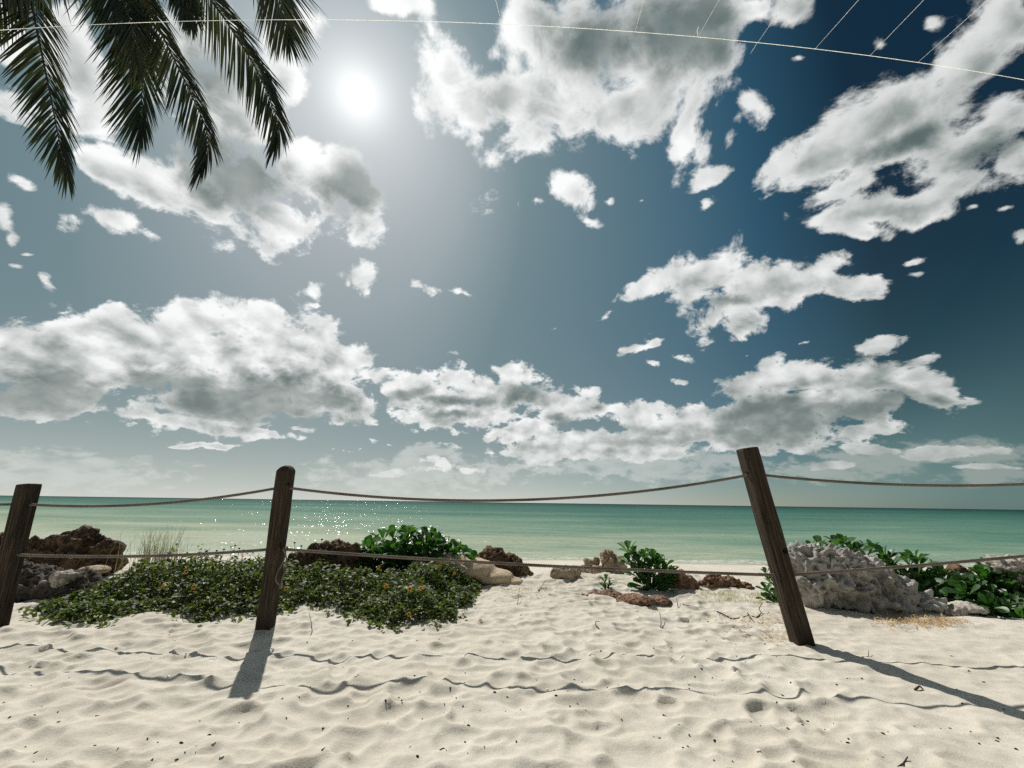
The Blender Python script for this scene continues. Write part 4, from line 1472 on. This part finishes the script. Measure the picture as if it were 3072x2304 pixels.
def litter(label, pts, n, seed, jit):
    r = np.random.default_rng(seed)
    mb = MB()
    c0 = hit(*pts[0][:2])
    for _ in range(n):
        px, py, sx, sy = pts[int(r.integers(len(pts)))]
        c = hit(px + r.normal(0, sx), py + r.normal(0, sy))
        a = r.uniform(0, math.pi)
        L = r.uniform(.02, .07)
        d = np.array([math.cos(a), math.sin(a), r.uniform(-.05, .25)])
        s = np.array([-math.sin(a), math.cos(a), 0]) * r.uniform(.0012, .003)
        p = c + np.array([0, 0, .004])
        m = p + d * L * .5 + np.array([0, 0, r.uniform(0, jit)])
        e = p + d * L + np.array([r.uniform(-.01, .01), r.uniform(-.01, .01), -.002])
        mb.add([p - s, p + s, m - s, m + s, e - s * .4, e + s * .4], [(0, 1, 3, 2), (2, 3, 5, 4)])
    setkind(tag(mb.build('dry_grass', STRAW, smooth=False, loc=tuple(c0)), label, 'dry grass'), 'stuff')


litter('patch of straw coloured dry grass on the sand below the grey boulder', [(2760, 1872, 60, 9), (2830, 1872, 40, 8), (2710, 1862, 36, 8), (2700, 1840, 50, 10)], 900, 41, .02)
litter('scattered brown dry grass bits left of the leaning post', [(2300, 1858, 45, 8), (2180, 1850, 50, 9), (2330, 1910, 30, 8), (2230, 1890, 60, 12), (2340, 1875, 30, 10)], 300, 42, .01)
litter('thin scatter of dry bits on the crest in front of the dark brown rock', [(1590, 1770, 45, 8), (1550, 1790, 60, 12), (1800, 1738, 60, 8), (1700, 1760, 90, 14)], 260, 43, .01)


def twig(label, pts, rad, lift=.0):
    mb = MB()
    P = []
    for q in pts:
        h = hit(q[0], q[1])
        h[2] += rad * .6 + (q[2] if len(q) > 2 else 0)
        P.append(h)
    P = np.array(P)
    t = np.linspace(0, len(P) - 1, 4 * len(P))
    pp = np.stack([np.interp(t, np.arange(len(P)), P[:, i]) for i in range(3)], 1)
    tube(mb, pp, np.linspace(rad, rad * .45, len(pp)), 5)
    tag(mb.build('twig', TWIG, loc=tuple(P[0])), label, 'twig', 'dead twigs on the sand')


twig('long thin forked twig lying right of the foot of the middle post', [(921, 1930), (937, 1892), (933, 1875), (924, 1859, .03)], .0035)
twig('tiny dark twig touching the left side of the foot of the middle post', [(735, 1890), (748, 1892), (762, 1896)], .003)
twig('short stick standing upright in the sand below the dark brown rock', [(1552, 1817), (1556, 1808, .05), (1558, 1797, .10)], .0035)
twig('small stick leaning on the crest right of the tan slab', [(1615, 1776), (1626, 1768, .03), (1636, 1762, .05)], .004)
twig('hook shaped twig in the middle of the bare sand', [(1798, 1892), (1787, 1885), (1788, 1880, .01), (1800, 1879, .01)], .004)
twig('upright bent twig above the hooked pair, left of the dry grass bits', [(1982, 1879), (1984, 1870, .02), (1981, 1861, .04)], .004)
twig('thin twig lying just below the upright bent one', [(1988, 1879), (1996, 1884), (1998, 1892)], .003)
twig('straight dark stick lying right of the flat reddish stones', [(2048, 1818), (2066, 1820), (2085, 1817)], .004)
twig('short stub of a stick standing left of the straight dark one', [(2035, 1828), (2033, 1819, .03), (2031, 1813, .05)], .005)
twig('longest gnarled branch on the sand left of the leaning post', [(2150, 1842), (2178, 1846), (2196, 1852), (2215, 1853), (2248, 1850, .01)], .007)
twig('s shaped dark root end curling up beside the leaning post', [(2258, 1850), (2270, 1854), (2286, 1848, .01), (2278, 1838, .03), (2290, 1829, .05)], .006)
twig('stubby piece of root between the gnarled branch and the curling one', [(2244, 1848, .02), (2254, 1858), (2263, 1866)], .006)
twig('thick stick cut off by the lower edge of the picture', [(2700, 2306), (2712, 2295), (2726, 2284, .006)], .0042)
twig('small curved twig near the lower edge, left of the middle', [(1318, 2258), (1330, 2254, .006), (1340, 2260)], .003)
twig('thin twig with a small shadow right of the leaning post shadow', [(2588, 1976), (2606, 1972), (2608, 1962, .02)], .003)
twig('dark crumpled twig beside the shadow of the leaning post', [(2748, 2080), (2762, 2072, .01), (2772, 2076)], .006)

# crumbs of dry seaweed and seeds strewn over the sand
crumb_me = []
for k in range(4):
    bm = bmesh.new()
    bmesh.ops.create_icosphere(bm, subdivisions=2, radius=1.0)
    for v in bm.verts:
        n = mnoise.noise(v.co * 1.7 + Vector((k * 9.1, 0, 0)))
        v.co *= 1 + .5 * n
        v.co.x *= 1.25 + .5 * (k % 2)
        v.co.z *= .7
    me = bpy.data.meshes.new('seaweed_crumb')
    bm.to_mesh(me)
    bm.free()
    me.materials.append(CRUMB)
    crumb_me.append(me)
r = np.random.default_rng(14)
cl = [(r.uniform(0, 3072), r.uniform(1900, 2300)) for _ in range(26)] + [(r.uniform(1300, 2300), r.uniform(1790, 2150)) for _ in range(22)]
for k in range(190):
    if k < 120:
        c = cl[k % len(cl)]
        px, py = c[0] + r.normal(0, 70), c[1] + r.normal(0, 26)
    else:
        px, py = r.uniform(0, 3072), r.uniform(1860, 2300)
    if py < 1800 or py > 2310 or (px < 1400 and py < 1900):
        continue
    p = hit(px, py)
    o = bpy.data.objects.new('seaweed_crumb', crumb_me[k % 4])
    COL.objects.link(o)
    s = r.uniform(.0018, .0050)
    o.scale = (s, s * r.uniform(.6, 1), s)
    o.rotation_euler = (r.uniform(-.4, .4), r.uniform(-.4, .4), r.uniform(0, 6.28))
    o.location = (p[0], p[1], p[2] + s * .35)
    tag(o, 'small dark crumb of dry seaweed lying on the sand', 'seaweed crumb', 'crumbs of dry seaweed strewn on the sand')


# chips of white shell
SHELL = mat_plain('white shell', (.75, .72, .66), .5, .3)
chip = []
for k in range(2):
    bm = bmesh.new()
    bmesh.ops.create_icosphere(bm, subdivisions=2, radius=1.0)
    for v in bm.verts:
        v.co.z *= .32
        v.co.x *= 1.3 + .4 * mnoise.noise(v.co * 1.3 + Vector((k * 4, 0, 0)))
        v.co.z += .25 * (v.co.x ** 2 + v.co.y ** 2) * .5
    me = bpy.data.meshes.new('shell_chip')
    bm.to_mesh(me)
    bm.free()
    me.materials.append(SHELL)
    chip.append(me)
for k in range(46):
    p = hit(r.uniform(0, 3072), r.uniform(1900, 2300))
    o = bpy.data.objects.new('shell_chip', chip[k % 2])
    COL.objects.link(o)
    q_ = r.uniform(.003, .007)
    o.scale = (q_, q_, q_)
    o.rotation_euler = (r.uniform(-.5, .5), r.uniform(-.5, .5), r.uniform(0, 6.28))
    o.location = (p[0], p[1], p[2] + q_ * .2)
    tag(o, 'tiny chip of white shell lying on the sand', 'shell chip', 'white shell chips on the sand')


# ------------------------------------------------------------------ coconut palm hanging in from the upper left
def bez(P, n):
    """smooth curve through points"""
    P = np.asarray(P, float)
    m = len(P)
    t = np.linspace(0, m - 1, n)
    i = np.clip(t.astype(int), 0, m - 2)
    u = (t - i)[:, None]
    g = np.gradient(P, axis=0)
    p0, p1, m0, m1 = P[i], P[i + 1], g[i], g[i + 1]
    return (2 * u ** 3 - 3 * u ** 2 + 1) * p0 + (u ** 3 - 2 * u ** 2 + u) * m0 + (-2 * u ** 3 + 3 * u ** 2) * p1 + (u ** 3 - u ** 2) * m1


CROWN = np.array([-3.15, 1.15, 5.75])
PALM0 = np.array([-3.9, .35, 0.0])
palm = empty('palm_tree', tuple(PALM0))
tag(palm, 'coconut palm whose dark drooping fronds hang in from the upper left', 'palm tree')


def mat_bark():
    m, g, bs, out = new_mat('palm bark')
    tc = g.n('ShaderNodeTexCoord').outputs['Object']
    z = g.sep(tc)[2]
    ring = g.m('FRACT', g.m('MULTIPLY', g.m('ADD', z, g.m('MULTIPLY', g.noise(tc, 5.0), .05)), 9.0))
    n = g.noise(tc, 25.0, 4.0, .6)
    c = g.ramp(n, [(.3, (.13, .105, .08)), (.7, (.28, .24, .19))])
    c = g.mix(g.step(ring, .12, .0, 0.0, .7), c, (.06, .045, .035))
    g.put(bs.inputs['Base Color'], c)
    bs.inputs['Roughness'].default_value = .9
    g.put(bs.inputs['Normal'], bump(g, g.m('ADD', n, ring), .6, .02))
    return m


mb = MB()
tt = np.linspace(0, 1, 60)
trunk = (1 - tt[:, None]) ** 2 * (PALM0 - [0, 0, .2]) + 2 * tt[:, None] * (1 - tt[:, None]) * (PALM0 + [.1, .1, 3.0]) + tt[:, None] ** 2 * (CROWN - [0, 0, .15])
tube(mb, trunk, .16 - .05 * tt + .08 * np.exp(-tt * 12) + .006 * np.sin(tt * 180), 16)
mb.build('trunk', mat_bark(), palm, loc=tuple(PALM0))
RACHIS = mat_plain('frond midrib', (.045, .042, .02), .7, .15)


def make_frond(vis, Lmax, angL, angR, seed, n=150, lenL=1.0, lenR=1.0, droop=.35, start=.22, label=None):
    """vis: (px, py, y) points of the visible part of the midrib, the last one its tip"""
    r = np.random.default_rng(seed)
    P = [aty(*v) for v in vis]
    first = P[0]
    over = (CROWN + first) / 2 + np.array([0, 0, .42])
    sp = bez([CROWN, over] + P, 160)
    seg = np.concatenate([[0], np.cumsum(np.linalg.norm(np.diff(sp, axis=0), axis=1))])
    tot = seg[-1]
    mr = MB()
    tube(mr, sp[::2], np.interp(seg[::2] / tot, [0, .15, 1], [.026, .016, .0022]), 6)
    lf = MB()
    eye = np.array([0, 0, EYE])
    us = np.linspace(start, .995, n)
    for side in (-1, 1):
        for u in us:
            u = u + r.uniform(-.004, .004)
            s = min(u, .999) * tot
            p = np.array([np.interp(s, seg, sp[:, k]) for k in range(3)])
            p2 = np.array([np.interp(min(s + .03, tot), seg, sp[:, k]) for k in range(3)])
            p1 = np.array([np.interp(s - .03, seg, sp[:, k]) for k in range(3)])
            T = unit(p2 - p1)
            V0 = unit(p - eye)
            S0 = unit(np.cross(T, V0))
            if S0[0] < 0:
                S0 = -S0
            ang = math.radians((angL if side < 0 else angR) + r.normal(0, 7))
            S = S0 * side * math.cos(ang) + V0 * math.sin(ang) * .8
            S = unit(S - T * S.dot(T))
            a = math.radians(58 - 36 * u - 17 * max(0, (u - .88) / .12) + r.normal(0, 2.5))
            d = unit(T * math.cos(a) + S * math.sin(a))
            w_ = math.sin(min(1, (u - start + .16) / .45) * math.pi / 2) * (1 - .48 * max(0, (u - .55) / .45) ** 2.2)
            L = Lmax * w_ * (lenL if side < 0 else lenR) * r.uniform(.88, 1.08)
            if r.random() < .05:
                L *= r.uniform(.3, .7)
            wd = .0074 * (.7 + .5 * w_) * r.uniform(.8, 1.1)
            N = unit(np.cross(d, T) * side)
            W = unit(np.cross(N, d))
            k = 6
            c = p.copy()
            dd = d.copy()
            rows = []
            dr = droop * r.uniform(.6, 1.4)
            for i in range(k + 1):
                t = i / k
                hw = wd * (min(1, .35 + 3.2 * t) * (1 - t ** 2.6) + .03)
                rows.append((c - W * hw - N * hw * .55, c.copy(), c + W * hw - N * hw * .55))
                dd = unit(dd + np.array([0, 0, -dr / k]))
                c = c + dd * L / k
            V = [q for row in rows for q in row]
            F = []
            for i in range(k):
                b = i * 3
                F += [(b, b + 1, b + 4, b + 3), (b + 1, b + 2, b + 5, b + 4)]
            lf.add(V, F)
    f = mr.build('frond', RACHIS, palm, loc=tuple(PALM0))
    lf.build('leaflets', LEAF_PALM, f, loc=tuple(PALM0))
    if label:
        f['label'] = label


make_frond([(70, -150, 2.25), (105, 60, 2.35), (150, 280, 2.45), (175, 410, 2.5), (203, 530, 2.55)], .50, 8, 58, 1, lenL=1.0, lenR=.85)
make_frond([(330, -170, 2.3), (400, 40, 2.5), (426, 210, 2.65), (424, 310, 2.75), (424, 400, 2.8)], .62, 5, 45, 2, lenL=1.1, lenR=.75, droop=.22)
make_frond([(360, -190, 2.1), (480, 90, 2.3), (575, 285, 2.4), (622, 400, 2.45), (618, 460, 2.45), (602, 512, 2.45)], .46, 20, 60, 3, lenL=1.0, lenR=.8, droop=.7)
make_frond([(540, -150, 2.15), (690, 80, 2.35), (775, 220, 2.45), (828, 350, 2.5), (832, 400, 2.5), (824, 440, 2.5)], .52, 25, 50, 4, lenL=1.0, lenR=.8, droop=.75)
make_frond([(770, -200, 2.35), (828, -40, 2.6), (850, 50, 2.75), (866, 120, 2.8)], .62, 6, 8, 5, lenL=1.0, lenR=1.0, droop=.2)
make_frond([(150, -230, 2.0), (40, -90, 2.1), (-70, 30, 2.2), (-140, 160, 2.2)], .5, 20, 20, 6, droop=.4)
make_frond([(240, -260, 2.0), (330, -90, 2.15), (390, 60, 2.2), (410, 190, 2.25)], .5, 30, 40, 7, droop=.5)
make_frond([(420, -240, 2.1), (520, -90, 2.25), (560, 10, 2.3), (572, 70, 2.3)], .40, 30, 40, 8, droop=.7)
# fronds on the far side of the crown, above the picture
for k, az in enumerate((1.9, 2.7, 3.5, 4.3, 5.0)):
    e = CROWN + np.array([math.cos(az) * 1.3, math.sin(az) * 1.3 - .4, .25])
    e2 = CROWN + np.array([math.cos(az) * 2.2, math.sin(az) * 2.2 - .6, -.9])
    if e2[1] > .6:
        e2[1] = .6
    r = np.random.default_rng(50 + k)
    sp = bez([CROWN, e, e2], 60)
    mr, lf = MB(), MB()
    tube(mr, sp[::2], np.linspace(.024, .003, 30), 5)
    for i in range(10, 60):
        T = unit(sp[min(i + 1, 59)] - sp[i - 1])
        S = unit(np.cross(T, [0, 0, 1.0]))
        for sd in (-1, 1):
            d = unit(T * .6 + S * sd * .8 + np.array([0, 0, -.3]))
            L = .5 * (1 - .5 * (i / 60) ** 2)
            q = sp[i]
            w = np.cross(d, [0, 0, 1.0]) * .012
            lf.add([q - w * .4, q + w * .4, q + d * L * .5 + w, q + d * L * .5 - w, q + d * L + np.array([0, 0, -.12])], [(0, 1, 2, 3), (3, 2, 4)])
    f = mr.build('frond', RACHIS, palm, loc=tuple(PALM0))
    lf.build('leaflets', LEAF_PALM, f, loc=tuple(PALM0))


# ------------------------------------------------------------------ thin white cords strung overhead
CORD = mat_leaf('white nylon cord', (.62, .62, .60), (.70, .70, .68), (.85, .85, .85), .5, .2, 60.0)
ZC = EYE + 3.0


def at_z(px, py, z):
    d = ray(px, py)
    return np.array([0, 0, EYE]) + d * (z - EYE) / d[2]


main_px = [(230, 72), (560, 63), (1000, 61), (1300, 70), (1505, 79), (1705, 86), (1905, 98), (2096, 106), (2275, 124), (2450, 140), (2615, 161), (2755, 186), (2900, 214), (3072, 246)]
PM_ = np.array([at_z(px, py, ZC) for px, py in main_px])
y_fit = np.polyfit(PM_[:, 0], PM_[:, 1], 2)
xs_ = np.linspace(-9.0, 9.0, 100)
xc_ = np.clip(xs_, -3.2, 4.0)
ys_ = np.polyval(y_fit, xc_) + np.polyval(np.polyder(y_fit), xc_) * (xs_ - xc_)
mb = MB()
tube(mb, np.stack([xs_, ys_, np.full_like(xs_, ZC)], 1), .0016, 6)
tag(mb.build('cord', CORD, loc=(0, float(np.polyval(y_fit, 0)), ZC)), 'long white cord stretched right across the top of the picture', 'cord')
cross = [((1505, 79), (1492, 0)), ((1705, 86), (1708, 0)), ((1905, 98), (1925, 0)), ((2096, 106), (2144, 0)), ((2275, 124), (2345, 0)), ((2450, 140), (2553, 0)), ((2615, 161), (2745, 0)), ((2755, 186), (2932, 0))]
names = ['faint leftmost cross cord, where clear sky meets the great cloud', 'second cross cord from the left, at the white edge of the great cloud', 'third cross cord from the left, on the grey heart of the great cloud',
         'fourth cross cord from the left, with a short loose end', 'fifth cross cord from the left, at the right tip of the great cloud', 'third cross cord from the right, against dark blue sky',
         'second cross cord from the right, crossing a small wisp of cloud', 'rightmost cross cord, over dark blue sky beside the slanting cloud']
for k, ((a, b), lab) in enumerate(zip(cross, names)):
    p, q = at_z(*a, ZC + .004), at_z(*b, ZC + .05)
    p[1] = float(np.polyval(y_fit, p[0]))
    e = p + (q - p) / np.linalg.norm(q - p) * 3.6
    e[2] = ZC + .05
    t = np.linspace(0, 1, 12)[:, None]
    path = p * (1 - t) + e * t
    path[:, 2] -= .06 * np.sin(t[:, 0] * math.pi)
    mb = MB()
    tube(mb, path, .0011, 5)
    tg_ = unit(path[1] - path[0])
    if k in (3, 4):
        tube(mb, [p + [0, 0, .003], p + [-.02, -.03, .01], p + [-.03, -.07, -.02]] if k == 3 else [p + [0, 0, .003], p + [-.01, .02, -.01], p + [-.02, .06, -.02]], .0011, 4)
    tag(mb.build('cross_cord', CORD, loc=tuple(p)), lab, 'cord', 'thin cross cords running overhead')
